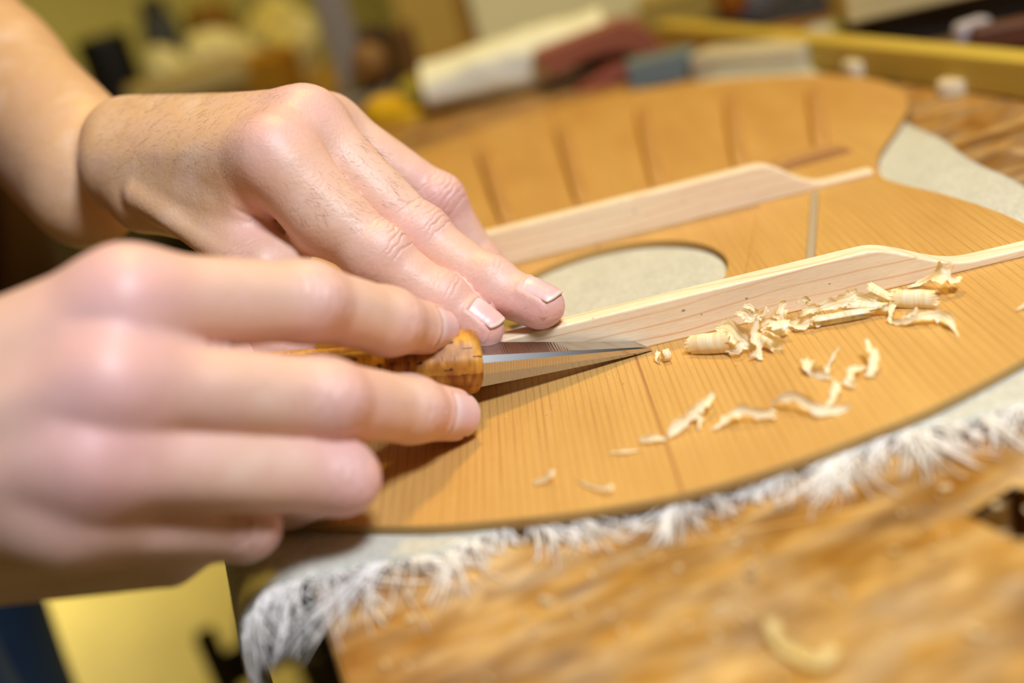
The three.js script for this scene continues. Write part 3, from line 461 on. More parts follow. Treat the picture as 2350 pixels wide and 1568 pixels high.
{
  const man = thing('person', [-410, -900, -120], 'person in brown shirt and navy trousers, one hand pressing, the other carving', 'person');
  const skin = phys({ side: THREE.DoubleSide, vertexColors: true, roughness: 0.48, sheen: 0.35, sheenColor: new THREE.Color(0xf0c8d4), sheenRoughness: 0.5 });
  const L = handField(LEFT), Rt = handField(RIGHT);
  const near = (p) => p[0] > -150 && dot(sub(p, [-60, 50, 40]), [0, 0, 1]) > -60;
  const gl = fleshed(L.f, [-475, -12, -385], [0, 390, 100], 1.7, [(p) => p[0] > -215, near], skinDisp(LEFT, L, 1), skinColour(LEFT, L, (p) => 0.12 + 0.6 * smooth(-75, -115, p[0] + 30 * (noise3(p[0] * 0.05, p[1] * 0.05, p[2] * 0.05) - 0.5))));  // yellower towards the wrist: warm light painted into the skin tan
  const gr = fleshed(Rt.f, [-530, -12, 60], [-35, 280, 240], 1.7, [(p) => p[0] > -130], skinDisp(RIGHT, Rt, 1.5), skinColour(RIGHT, Rt, () => 0.2));
  // trunk, upper arms and legs under the clothes
  const coreParts = [[[-470, 225, 148], [-425, 420, 70], 46, 58], [[-418, 335, -330], [-425, 420, -300], 46, 58], [[-425, 420, 50], [-425, 420, -290], 70, 70, 60], [[-420, 380, -70], [-418, 20, -90], 105, 106, 60], [[-420, 380, -180], [-398, 30, -190], 105, 110, 60], [[-440, -90, -70], [-392, -480, -50], 92, 64], [[-392, -480, -50], [-450, -860, -50], 58, 42], [[-470, -90, -200], [-480, -480, -210], 92, 64], [[-480, -480, -210], [-520, -860, -210], 58, 42], [[-425, 440, -120], [-415, 560, -120], 60, 56, 50]];
  const core = (g, sel) => (p) => { let s = 1e9; for (const [i, c] of coreParts.entries()) if (!sel || sel.includes(i)) s = smin(s, capD(p, c[0], c[1], c[2], c[3]), c[4] ?? 30); return s - g; };
  const flat = () => SK.base;
  const gc = fleshed(core(0), [-560, -900, -400], [-230, 640, 240], 14, [], null, flat);
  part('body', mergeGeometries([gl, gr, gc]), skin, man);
  const nailMat = phys({ vertexColors: true, roughness: 0.36, clearcoat: 0.12, clearcoatRoughness: 0.3, side: THREE.DoubleSide });
  for (const [Fd, S] of [[L, LEFT], [Rt, RIGHT]]) for (const F of Fd.fingers) if (F.nail) part('fingernail', nailGeo(F, F.field), nailMat, man);
  const folds = (k) => (p) => 7 * (fbm(p[0] * 0.012, p[1] * 0.006, p[2] * 0.012 + k, 3) - 0.5);
  const white = () => [1, 1, 1];
  const cut = (f, y0, y1) => (p) => Math.max(f(p), y0 - p[1], p[1] - y1);
  const cloth = (hex) => phys({ side: THREE.DoubleSide, color: hex, roughness: 0.9, sheen: 0.2, sheenColor: new THREE.Color(0x888888) });
  part('shirt', fleshed(cut(core(9, [0, 1, 2, 3, 4]), -55, 470), [-600, -150, -440], [-230, 500, 240], 9, [], folds(1), white), cloth(0x3a1608), man);
  part('trousers', fleshed(cut(core(7, [3, 4, 5, 6, 7, 8]), -880, -52), [-600, -900, -400], [-230, 10, 120], 9, [], folds(5), white), cloth(0x1b3a5a), man);
  for (const z of [-40, -210]) { const s = rbox(z < -100 ? -490 : -420, -882, z, 250, 60, 92, 28); part('shoe', s, plain(0x2a211c, 0.5), man); }
  // fine hairs on the back of the hand and fingers
  const hp = [], hi = [], cam = [-15, 146, 387];
  const hair = (F, p0, n, dir, L2) => { const st = hp.length / 3; let p = add(p0, mul(n, -0.1)), d = norm(add(mul(n, 0.35), dir)); const N = 5; for (let k = 0; k <= N; k++) { const w = 0.026 * (1 - 0.75 * k / N), a = norm(cross(d, n)), b = norm(cross(d, a)); for (let e = 0; e < 3; e++) { const t = e * 2.094; hp.push(...add(p, add(mul(a, Math.cos(t) * w), mul(b, Math.sin(t) * w)))); } p = add(p, mul(d, L2 / N)); d = norm(add(d, mul(n, -0.13))); } for (let k = 0; k < N; k++) for (let e = 0; e < 3; e++) { const A = st + k * 3 + e, B = st + k * 3 + (e + 1) % 3; hi.push(A, B, A + 3, B, B + 3, A + 3); } };
  const place = (a, b, r0, n, Lh) => { for (let i = 0; i < n; i++) { const t = rnd(), c = add(a, mul(sub(b, a), t)), ph = rr(-1.2, 1.2), ax = norm(sub(b, a)), d0 = norm(sub(LEFT.dorsal, mul(ax, dot(LEFT.dorsal, ax)))), l0 = cross(ax, d0); const dir = add(mul(d0, Math.cos(ph)), mul(l0, Math.sin(ph))); let r = r0; for (let k = 0; k < 14; k++) r -= L.f(add(c, mul(dir, r))) * 0.9; const q = add(c, mul(dir, r)), n2 = grad(L.f, q); hair(null, q, n2, norm(add(mul(ax, 0.8), add(mul(l0, rr(-0.7, 0.2)), [rr(-0.3, 0.3), rr(-0.3, 0.3), 0]))), rr(2.5, 6) * Lh); } };
  const [FI, FM] = LEFT.fingers; const q3 = (a, b, t) => add(a, mul(sub(b, a), t));
  place(q3(FI.pts[0], FI.pts[1], 0.35), q3(FI.pts[0], FI.pts[1], 0.8), 20, 90, 0.8); place(q3(FM.pts[0], FM.pts[1], 0.3), q3(FM.pts[0], FM.pts[1], 0.8), 20, 110, 0.9);
  place(LEFT.palm[0][0], LEFT.palm[0][1], 28, 240, 0.9); place(LEFT.palm[1][0], LEFT.palm[1][1], 28, 240, 0.9);
  const hgm = new THREE.BufferGeometry(); hgm.setAttribute('position', new THREE.Float32BufferAttribute(hp, 3)); hgm.setIndex(hi); hgm.computeVertexNormals();
  part('hand_hair', hgm, plain(0x5e4030, 0.5), man).userData.kind = 'stuff';
}

// ---------- wood shavings ----------
const shaveMap = tex(256, 256, (u, v) => { const k = fbm(u * 3, v * 26, 3, 3) - 0.5; return [255 + 10 * k, 240 + 60 * k, 196 + 120 * k]; });
const shaveMat = phys({ map: shaveMap, roughness: 0.5, transmission: 0.15, thickness: 0, side: THREE.DoubleSide });
const grid = (nu, nv, fn) => { const P = [], U = [], I = []; for (let i = 0; i <= nu; i++) for (let j = 0; j <= nv; j++) { const u = i / nu, v = j / nv; P.push(...fn(u, v, i, j)); U.push(u, v); } for (let i = 0; i < nu; i++) for (let j = 0; j < nv; j++) { const a = i * (nv + 1) + j; I.push(a, a + nv + 1, a + 1, a + nv + 1, a + nv + 2, a + 1); } const g = new THREE.BufferGeometry(); g.setAttribute('position', new THREE.Float32BufferAttribute(P, 3)); g.setAttribute('uv', new THREE.Float32BufferAttribute(U, 2)); g.setIndex(I); g.computeVertexNormals(); return g; };
// a curl: a strip wound about the axis a -> b, turns round, its winding running along the axis by skew, its two edges frayed
function curl(a, b, r, turns, o = {}) {
  const ax = sub(b, a), L = len(ax), x = mul(ax, 1 / L), y = norm(sub([0, 1, 0], mul(x, x[1]))), z = cross(x, y), ph = o.phase ?? 0, sk = o.skew ?? 0, fr = o.fray ?? 0.12, jag = Array.from({ length: 90 }, () => rnd()), jag2 = Array.from({ length: 90 }, () => rnd());
  return grid(44, 26, (u, v, i, j) => { const th = ph + u * turns * Math.PI * 2, rad = r * (0.8 + 0.42 * u * turns) * (1 + 0.3 * (noise3(u * 4, v * 3, r * 9) - 0.5)) * (o.taper ? mix(1, o.taper, v) : 1); const e = v < 0.12 ? -fr * jag[i] * (1 - v / 0.12) : v > 0.88 ? fr * jag2[i] * (v - 0.88) / 0.12 : 0; const s = (v + e + sk * (u - 0.5)) * L; return add(a, add(mul(x, s), add(mul(y, Math.cos(th) * rad), mul(z, Math.sin(th) * rad)))); });
}
// a strip along a path of points, with widths, a twist along it and a hollow across it
function strip(pts, w, o = {}) {
  const c = new THREE.CatmullRomCurve3(pts.map((p) => new THREE.Vector3(...p))), jag = Array.from({ length: 30 }, () => rnd());
  const tw0 = o.twist0 ?? 0.3, tw1 = o.twist1 ?? 1.2, cup = o.cup ?? 0.35;
  return grid(64, 14, (u, v, i, j) => {
    const uu = clamp(u + (u > 0.93 ? (jag[j] - 0.6) * 0.2 * (u - 0.93) / 0.07 : u < 0.07 ? (0.6 - jag[j + 15]) * 0.2 * (1 - u / 0.07) : 0)), p = c.getPoint(uu).toArray(), t = c.getTangent(uu).toArray(), s = norm(cross(t, [0, 1, 0])), n = cross(s, t), k = uu * (w.length - 1), q = Math.min(Math.floor(k), w.length - 2), ww = (o.s ?? 1) * mix(w[q], w[q + 1], k - q) * (1 + (o.s ? 1.0 : 0.6) * (noise3(u * 16, v < 0.5 ? 1 : 7, w[0] * 9) - 0.5) + 0.3 * (noise3(u * 60, v < 0.5 ? 3 : 9, 5) - 0.5)), th = -Math.tanh(t[0] * 4) * (mix(tw0, tw1, uu) + 0.35 + 1.3 * (noise3(u * 5, 3, w[0] * 3) - 0.5)), e = (v - 0.5) * ww;
    const d = add(mul(s, Math.cos(th)), mul(n, Math.sin(th))), m = add(mul(s, -Math.sin(th)), mul(n, Math.cos(th))); return add(p, add(mul(d, e), mul(m, cup * 1.9 * e * e / Math.max(ww, 0.5) + 0.1 * Math.sin(v * 19 + 5 * noise3(u * 3, 1, 1)))));
  });
}
const ROW = 'curled shavings along the brace', LOOSE = 'loose shavings on the soundboard';
const duskyMat = shaveMat.clone(); duskyMat.color.set(0xeadcae);
const shav = (geo, label, group, mat = shaveMat) => tag(part('wood_shaving', geo, mat), label, 'wood shaving', group);
shav(mergeGeometries([curl([7.7, 2.2, 74.6], [9.3, 2.2, 74.2], 1.5, 1.1, { phase: 2.2, fray: 0.25 }), strip([[6.9, 2.6, 71.7], [5.7, 1.6, 73.4], [6.4, 0.4, 76.4]], [1.6, 1.5, 0.3])]), 'tiny ring-shaped shaving with a thin tail right at the chisel edge', ROW);
shav(curl([17.5, 2.6, 72.6], [26, 3.4, 77], 2.8, 1.15, { phase: 2.6, skew: 0.25, fray: 0.3 }), 'frayed rolled shaving nearest the chisel tip in the row along the brace', ROW);
shav(strip([[25.3, 3.6, 66.6], [28.3, 5.4, 72.9], [31.1, 4.6, 80.6], [33.9, 1.4, 83.2]], [1.2, 5.4, 6.2, 2.5], { twist0: 0.1, twist1: 0.9 }), 'broad diagonal shaving leaning on the rolled one beside the chisel tip', ROW);
shav(strip([[37, 9, 76.7], [34.3, 6.5, 82.1], [34, 3, 86.3], [32.2, 1, 89]], [4.5, 3.4, 2.6, 4], { twist0: 1.4, twist1: 0.2 }), 'twisted shaving standing up and falling over its neighbours towards the board', ROW);
shav(curl([36.9, 3, 80.8], [39.1, 2.2, 85], 2.2, 0.9, { phase: 0.4, fray: 0.4, skew: 0.2 }), 'small open curl tucked under the twisted standing shaving', ROW);
shav(strip([[31, 8, 71.3], [33.5, 9.5, 74.2], [35.5, 8, 75.4], [39.3, 6, 70.7]], [1.8, 3.2, 3.8, 2], { twist0: 0.2, twist1: 1 }), 'pale wisp topping the heap nearest the chisel', ROW);
shav(strip([[38, 2.5, 70.5], [41.6, 3, 70.5], [44.7, 2.6, 70.5], [46.8, 1, 68.9]], [4.5, 4.8, 3.6, 1], { twist0: 0.9, twist1: 0.5 }), 'fringed flake between the heap and the spiral curl', ROW);
shav(strip([[48.1, 7, 67.2], [45.2, 6.4, 69.7], [45.5, 3, 71.9], [48.8, 1.2, 74.3], [52.4, 1.6, 74]], [1.2, 4.4, 4.6, 4.6, 3], { twist0: 1.3, twist1: 0.3 }), 'spiral shaving bent like a hook in the middle of the row', ROW);
shav(strip([[49.7, 4, 74.6], [51.5, 5.5, 75.3], [54.6, 6, 75], [58.5, 4, 72.4]], [1, 2.6, 2.8, 1.4], { twist0: 0.2, twist1: 1.3 }), 'thin arched shaving beside the hook-shaped one', ROW);
shav(strip([[55.3, 5.5, 74.9], [59.9, 6.5, 76.2], [64.9, 7, 75], [67.6, 7, 73.8]], [2.2, 3.6, 4.6, 2.4], { twist0: 0.7, twist1: 0.9 }), 'raised strip with a torn end leaning against the brace', ROW);
shav(curl([63.1, 3, 73.3], [73.6, 2.4, 78.5], 2.7, 0.85, { phase: 2.1, skew: -0.2, fray: 0.2, taper: 0.5 }), 'long tapering roll in the middle of the row', ROW);
shav(curl([54.7, 1.8, 76], [67.5, 1.7, 77.7], 1.8, 0.8, { phase: 2.4, skew: 0.15, fray: 0.3 }), 'slim rolled shaving lying in front of the long tapering roll', ROW);
shav(strip([[56.3, 3, 72.9], [54.5, 2.4, 76.3], [53.5, 0.6, 77.2]], [3.2, 3, 1], { twist0: 0.4, twist1: 0.9 }), 'short split shaving at the front end of the slim roll', ROW);
shav(curl([73.6, 3.2, 66.3], [77, 2, 73.8], 2.2, 0.8, { phase: 2.2, skew: 0.3, fray: 0.25, taper: 0.7 }), 'pointed roll leaning towards the wide frayed roll', ROW);
shav(curl([79.2, 2.4, 74.2], [87, 2.3, 80], 2.5, 1.05, { phase: 2.3, skew: 0.12, fray: 0.3 }), 'wide roll with a splayed frayed end below the bulb-ended curl', ROW);
shav(strip([[85.1, 0.8, 64.8], [88.8, 1.4, 65.9], [91.2, 4, 70], [92.9, 6.2, 73.5], [95.3, 5.2, 73.9], [96, 1.2, 70.5]], [0.8, 2.2, 5.2, 6.2, 5.6, 1.4], { twist0: 0.1, twist1: 0.7, cup: 0.5 }), 'curl with a rounded bulb end, farthest from the chisel in the row', ROW);
shav(strip([[77.8, 2, 74.4], [74.2, 1.8, 81], [73.2, 1, 85], [76.1, 1.6, 89.3], [79.4, 3.4, 91.2]], [2.2, 1.5, 1.8, 1.8, 1.6], { twist0: 0.8, twist1: 0.3 }), 'thin zigzag shaving below the wide frayed roll', ROW);
shav(strip([[76.4, 1.4, 89.1], [80.5, 2.6, 91.3], [84.6, 2.4, 92.8], [85.8, 2.2, 96.1], [85.8, 0.6, 99.2], [85, 0.3, 104.3]], [1.6, 3.8, 4.6, 4, 1.6, 0.4], { s: 0.72, twist0: 0.7, twist1: 0.3 }), 'wavy shaving with a drooping thin tail on the open cedar', LOOSE);
shav(strip([[43.9, 3, 99.8], [44.4, 2.2, 105.3], [46.2, 1, 108.7], [47.9, 0.8, 111]], [2, 5.2, 5, 1.2], { s: 0.72, twist0: 0.9, twist1: 0.3 }), 'cupped oval flake lying alone in the middle of the bare cedar', LOOSE);
shav(strip([[47.4, 0.6, 107.4], [48.6, 2, 105.8], [51, 3.5, 103.1], [53.6, 4.4, 100.8]], [2, 1.6, 1.8, 0.8], { s: 0.72, twist0: 0.4, twist1: 1 }), 'thin upright sliver rising beside the oval flake', LOOSE);
shav(strip([[60.7, 6, 102.7], [60.4, 4.6, 105.2], [60.3, 3.6, 108.9], [58.3, 2, 112.9], [56.9, 0.7, 115.3]], [2.6, 2, 3.8, 3.4, 3.2], { s: 0.72, twist0: 1.1, twist1: 0.2 }), 'shaving with a round knob end pointing at the brace', LOOSE);
shav(strip([[58, 1, 109.7], [54, 2.2, 112.3], [50.9, 2, 115.8], [51.4, 0.6, 119.2]], [1, 3, 3.6, 1.6], { s: 0.72, twist0: 0.7, twist1: 0.2 }), 'crumpled shaving hanging off the knob-ended one', LOOSE);
shav(strip([[47.9, 2.6, 117.1], [45.5, 2, 121], [42.7, 1, 125.4], [39.5, 0.6, 125]], [3.4, 2.8, 1.6, 1], { s: 0.72, twist0: 0.9, twist1: 0.2 }), 'narrow shaving leading down to the long wavy one', LOOSE);
shav(strip([[29.2, 0.8, 117.8], [32.7, 3.6, 121.1], [36.4, 4.4, 124.2], [38.1, 3, 127], [41.7, 1, 128.5], [48.2, 1, 127.9]], [1.4, 3, 4.6, 5, 4, 2], { s: 0.72, twist0: 0.4, twist1: 0.6 }), 'long wavy shaving arched over the cedar near the board edge', LOOSE);
shav(strip([[12.4, 0.5, 123.9], [16.4, 1.8, 122.4], [19.7, 3.4, 122.2], [25, 3.2, 124.1], [29.3, 1, 125]], [1, 2.6, 4, 4.2, 2.4], { s: 0.72, twist0: 0.3, twist1: 0.7 }), 'arched ribbon beside the long wavy shaving, closer to the hands', LOOSE);
shav(strip([[0.9, 0.8, 122.2], [4.9, 2.2, 119.6], [9.1, 3.6, 117], [13, 4, 114.5], [16.6, 3.8, 109.5]], [2.2, 4, 4.2, 3.2, 1.6], { s: 0.72, twist0: 0.8, twist1: 0.3 }), 'shaving rising in a slanting line with a pale tip', LOOSE);
shav(strip([[9.7, 3, 114.5], [10.3, 1.8, 117.7], [9.1, 0.6, 121.5]], [1.6, 2.6, 1.2], { s: 0.72, twist0: 0.4, twist1: 1 }), 'short side sliver under the slanting shaving', LOOSE);
shav(strip([[-6.7, 0.7, 120.7], [-3.4, 1.6, 122.1], [0.5, 0.7, 122.8]], [1.4, 3, 1.4], { s: 0.72, twist0: 0.3, twist1: 0.2 }), 'small boat-shaped shaving at the foot of the slanting one', LOOSE);
shav(strip([[-15, 0.4, 122.5], [-11.2, 0.8, 124.4], [-7.3, 0.4, 124.8]], [0.8, 1.6, 0.8], { s: 0.72, twist0: 0.1, twist1: 0.1, cup: 0.1 }), 'flat faint sliver beside the boat-shaped shaving', LOOSE);
shav(strip([[-36.1, 0.4, 129], [-33.2, 1.4, 130.3], [-30.5, 3.2, 130.5], [-30.1, 3.4, 129.7]], [1.2, 1.8, 2.6, 0.6], { s: 0.72, twist0: 0.3, twist1: 0.8 }), 'comma-shaped shaving closest to the carving hand', LOOSE);
shav(strip([[-24.8, 0.4, 132], [-22, 0.8, 137.1], [-17.1, 1.6, 142.4], [-16.4, 2, 141.2]], [0.6, 1.4, 2, 1.2], { s: 0.72, twist0: 0.2, twist1: 0.6 }), 'thin bent sliver near the soundboard edge beside the comma-shaped one', LOOSE);
shav(strip([[104.3, 0.5, 96.3], [106.6, 1.2, 96.2], [110, 1.6, 95.3]], [0.6, 1.6, 2], { s: 0.72, twist0: 0.3, twist1: 0.5 }), 'lone pale shaving lying apart on the cedar, farthest from both hands', LOOSE);
shav(strip([[8.6, -1, 200.1], [8.8, -3.5, 204], [11.3, -4.6, 208.6], [14.7, -4.2, 212.4], [18.6, -3.4, 210]], [2.6, 3, 3.2, 3.4, 2.6], { twist0: 0.5, twist1: 0.4 }), 'out-of-focus curved shaving lying on the bare bench in front', undefined, duskyMat);
shav(strip([[25.7, 1, 67.7], [25.8, 2.6, 77.7], [28.2, 3, 83.5], [30.1, 5, 82.6]], [1.4, 3, 3.4, 2], { twist0: 0.6, twist1: 0.9 }), 'short bent flake wedged between the first rolled shaving and the diagonal one', ROW);
shav(strip([[34.3, 10, 70.1], [36.4, 9, 70.5], [38.4, 7.5, 72.4], [41.2, 8, 71.9]], [1, 2, 2.6, 1.2], { twist0: 0.8, twist1: 1.2 }), 'feathery wisp on the very top of the heap nearest the chisel', ROW);
shav(curl([39.9, 3, 77.2], [44.1, 3, 77.1], 2.4, 0.8, { phase: 2.4, skew: 0.3, fray: 0.4 }), 'half-open curl behind the twisted standing shaving', ROW);
shav(strip([[46.9, 1, 71.5], [49.5, 2.4, 76.3], [52.8, 3.4, 75.2], [56.4, 2.6, 72.6]], [2, 3.4, 3.2, 1.6], { twist0: 0.5, twist1: 0.9 }), 'crumpled shaving lying just past the hook-shaped one', ROW);
shav(strip([[50.2, 6, 69], [52.3, 7.4, 69.6], [53.7, 7, 71.1], [53, 5.4, 70.9]], [0.8, 1.6, 1.8, 0.8], { twist0: 0.9, twist1: 1.1 }), 'tiny loop standing above the hook-shaped shaving', ROW);
shav(strip([[65.1, 5, 73.6], [68, 5.6, 74.9], [70.5, 4.6, 77], [73, 2.6, 77.9]], [2.4, 3.8, 3.6, 1.2], { twist0: 0.8, twist1: 0.6 }), 'ragged shaving draped over the long tapering roll', ROW);
shav(strip([[78.4, 3.4, 70.2], [80.1, 4, 74.5], [82.8, 3.4, 76.3]], [1, 2.4, 1.6], { twist0: 0.7, twist1: 1 }), 'pointed splinter between the two rolls below the bulb-ended curl', ROW);
shav(strip([[75.1, 0.8, 86.8], [77.4, 2.4, 87.4], [80.5, 3.6, 86.9]], [1, 1.8, 1.4], { twist0: 0.5, twist1: 0.8 }), 'straight sliver crossing the zigzag shaving', ROW);
// crumbs of sawdust on the bench and the board
{
  const g0 = new THREE.IcosahedronGeometry(0.001, 0), im = new THREE.InstancedMesh(g0, plain(0xdcc08c, 0.8), 300); im.name = 'sawdust'; const m = new THREE.Matrix4(), q = new THREE.Quaternion(), s = new THREE.Vector3();
  for (let i = 0; i < 300; i++) { const onB = i < 190; let x, z, y; if (onB) { const b = bench(rr(8, 260), rr(-30, 60)); [x, z] = b; y = BENCH_Y; if (z < 158) { z = 158 + rr(0, 60); } } else { x = rr(-45, 110); z = rr(70, 138); y = 0; if (x * x / 150 / 150 + z * z / 150 / 150 > 0.8) { x *= 0.5; z = rr(66, 110); } } const k = onB ? rr(0.25, 1.1) * (rnd() < 0.12 ? 1.6 : 1) : rr(0.12, 0.35); q.setFromEuler(new THREE.Euler(rr(0, 6), rr(0, 6), rr(0, 6))); s.set(k * rr(0.7, 1.6), k * 0.5, k); m.compose(W([x, y + k * 0.3, z]), q, s); im.setMatrixAt(i, m); }
  im.castShadow = im.receiveShadow = true; scene.add(tag(im, 'pale crumbs of sawdust scattered over the bench and soundboard', 'sawdust', null, 'stuff'));
}

// ---------- clutter behind the soundboard, on the bench and beyond ----------
const blob = (c, r, bump, fq, detail = 5) => { const g = new THREE.IcosahedronGeometry(1, detail), p = g.attributes.position; for (let i = 0; i < p.count; i++) { const x = p.getX(i), y = p.getY(i), z = p.getZ(i), k = 1 + bump * (fbm(x * fq + c[0], y * fq, z * fq, 3) - 0.5) * 2; p.setXYZ(i, c[0] + x * r[0] * k, c[1] + y * r[1] * k, c[2] + z * r[2] * k); } g.computeVertexNormals(); return g; };
const lathe = (c, prof, seg = 32) => { const g = new THREE.LatheGeometry(prof.map(([r, y]) => new THREE.Vector2(r, y)), seg); g.translate(c[0], c[1], c[2]); return g; };
const slab = (pts, z, d, bevel = 1) => { const g = new THREE.ExtrudeGeometry(new THREE.Shape(pts.map((p) => new THREE.Vector2(p[0], p[1]))), { depth: d, bevelEnabled: true, bevelSize: bevel, bevelThickness: bevel, bevelOffset: -bevel, bevelSegments: 2 }); g.translate(0, 0, z - d / 2); return g; };
const oak = woodMat(0xd9b25a), pale = woodMat(0xe6d7a4), ochre = woodMat(0xc08a2c);

// a second bench along the far wall with its own clutter
{
  const o = thing('side_bench', [-750, -900, -1050], 'long tan side bench standing behind the person, loaded with blurred workshop clutter', 'bench');
  part('top', rbox(-860, -62, -1050, 1400, 40, 400, 4), oak, o); part('shade_panel', rbox(-800, -252, -866, 1240, 340, 18, 3), woodMat(0x6a5a24), o);  // dark panel added so the space under the bench looks shaded
  for (const x of [-1520, -210]) for (const z of [-890, -1210]) part('leg', rbox(x, -491, z, 70, 818, 70, 4), oak, o);
}
const SB = -41.8;
{
  const c = [-481.3, 48.2, -1003.7], o = thing('paint_tin', [c[0], SB, c[2]], 'black paint tin with a blue and white label band standing near the forearm', 'tin'), H = c[1] + 30 - SB;
  part('can', lathe([c[0], SB, c[2]], [[0, 0], [30, 0], [31, 2], [31, H - 4], [29, H], [0, H - 2]]), plain(0x101014, 0.4), o);
  const lab = new THREE.CylinderGeometry(31.5, 31.5, H * 0.55, 40, 1, true, -2.6, 1.5); lab.translate(c[0], SB + H * 0.45, c[2]); part('label', lab, std({ color: 0x8fa6c8, side: THREE.DoubleSide }), o);
}
const crumple = phys({ color: 0xe8e2ae, roughness: 0.85 });
const paper = (c, r, label, mat = crumple) => { const lo = Math.min(c[1] - r[1], SB); tag(part('crumpled_paper', blob([c[0], Math.max(c[1], SB + r[1] * 0.9), c[2]], r, 0.35, 2.2), mat), label, 'paper', 'crumpled paper on the side bench'); };
paper([-271.6, 20.9, -951.9], [44, 48, 40], 'largest pale crumpled paper ball behind the knuckles');
paper([-328.1, 27.7, -886.1], [38, 30, 34], 'pale flattened crumpled paper in front of the amber jar');
paper([-372, 33.9, -842.6], [22, 26, 24], 'small greyish crumpled paper beside the paint tin');
tag(part('wood_block', rbox(...[-340.7, 23.2, -786.1], 120, 26, 50, 4, 0.3), woodMat(0xd9c47a)), 'light yellow wood block lying just above the wrist', 'wood block');
tag(part('wood_block', rbox(...[-284.3, 9.2, -816.4], 96, 44, 60, 5, -0.2), woodMat(0xd0981c)), 'orange-yellow wood block lying behind the back of the hand', 'wood block');
{ const c = [-371.3, 51.4, -1087.9], o = thing('amber_jar', [c[0], SB, c[2]], 'dark amber jar with a lid standing behind the pale paper', 'jar'), H = c[1] + 26 - SB; part('glass_body', lathe([c[0], SB, c[2]], [[0, 0], [28, 0], [31, 4], [31, H - 22], [24, H - 12], [24, H - 10]]), plain(0x8a640c, 0.3), o); part('lid', lathe([c[0], SB + H - 11, c[2]], [[0, 0], [26, 0], [26, 11], [0, 12]]), plain(0xb08014, 0.5), o); }
{ const c = [-447, 95.3, -1133.4], o = thing('spray_can', [c[0], SB, c[2]], 'slate grey can standing tall behind the paint tin', 'can'), H = c[1] - 16 - SB; part('body', lathe([c[0], SB, c[2]], [[0, 0], [24, 0], [24, H - 10], [18, H], [0, H]]), plain(0x4a4f55, 0.4), o); part('cap', lathe([c[0], SB + H, c[2]], [[0, 0], [17, 0], [17, 20], [0, 22]]), plain(0x2c2f33, 0.5), o); }
{ const c = [-304.9, 57.6, -1127.2], o = thing('glue_bottle', [c[0], SB, c[2]], 'cream glue bottle with a tapered nozzle standing behind the crumpled paper', 'bottle'), H = c[1] + 6 - SB; part('body', lathe([c[0], SB, c[2]], [[0, 0], [30, 0], [32, 4], [32, H - 10], [12, H + 12], [0, H + 12]]), plain(0xb5b08e, 0.5), o); part('nozzle', lathe([c[0], SB + H + 12, c[2]], [[0, 0], [9, 0], [4, 26], [0, 27]]), plain(0xc8902a, 0.5), o); }
// grey steel post on the bench
{
  const b = [-150.8, -19.6, -602.2], o = thing('steel_post', [b[0], -6, b[2]], 'grey square steel post standing upright on the bench behind the knuckles', 'post'), m = plain(0x9a968c, 0.45, { metalness: 0.35 });
  part('foot_plate', rbox(b[0], -3, b[2], 60, 6, 60, 1.5), m, o); part('tube', rbox(b[0], 200, b[2], 26, 400, 26, 3), m, o);
}
// dark wooden screw clamp and yellow bits beside it
{
  const c = [-127, 18.7, -592.4], o = thing('bench_vise', [c[0], -6, c[2]], 'dark brown wooden hand vise with a round tan knob next to the steel post', 'vise'), dk = woodMat(0x4a2e08), md = woodMat(0x7a5410);
  part('jaw', rbox(c[0] - 8, 22, c[2] - 12, 44, 56, 24, 5), dk, o); part('jaw', rbox(c[0] + 26, 20, c[2] - 6, 18, 52, 30, 5), md, o);
  const s = new THREE.CylinderGeometry(7, 7, 40, 20); s.rotateX(Math.PI / 2); s.translate(c[0] - 2, 26, c[2] + 16); part('screw', s, dk, o);
  part('knob', blob([c[0] - 2, 28, c[2] + 34], [15, 15, 11], 0.03, 2, 4), woodMat(0xa47a38), o);
}
tag(part('sponge', blob([-117.1, 0.6, -466.5], [17, 13, 15], 0.12, 3, 4), plain(0xdcb000, 0.85)), 'small bright yellow sponge lying behind the ring finger', 'sponge');
tag(part('sponge', blob([-100.4, -5.8, -454.1], [13, 7, 12], 0.15, 3, 4), plain(0xc09a08, 0.85)), 'flatter dull yellow sponge piece beside the bright one', 'sponge');
tag(part('rag', blob([-91.7, -0.2, -500.3], [26, 16, 20], 0.3, 3, 5), plain(0x9a8e34, 0.9)), 'crumpled olive rag lying left of the white cloth roll', 'rag');
// storage cabinet against the far wall
{
  const a = [-171.9, -11.4, -1399.8], b = [182.8, -99.1, -1386.8], x0 = a[0], x1 = b[0], z = a[2], o = thing('storage_cabinet', [(x0 + x1) / 2, -900, z - 150], 'tall pale storage cabinet with an orange wooden stile behind the cloth roll', 'cabinet');
  const w = x1 - x0, xs = [-67.7, -37.1, -1396][0];
  part('case', rbox((x0 + x1) / 2, -250, z - 160, w, 1300, 300, 4), pale, o);
  part('door', rbox((x0 + xs) / 2, -250, z, xs - x0 - 8, 1270, 22, 3), plain(0xd0b66a, 0.6), o);
  part('stile', rbox(xs, -250, z + 4, 22, 1290, 30, 3), woodMat(0xc08a24), o);
  part('door', rbox((xs + x1) / 2 + 8, -250, z, x1 - xs - 24, 1270, 22, 3), plain(0xdcd8a4, 0.6), o);
}
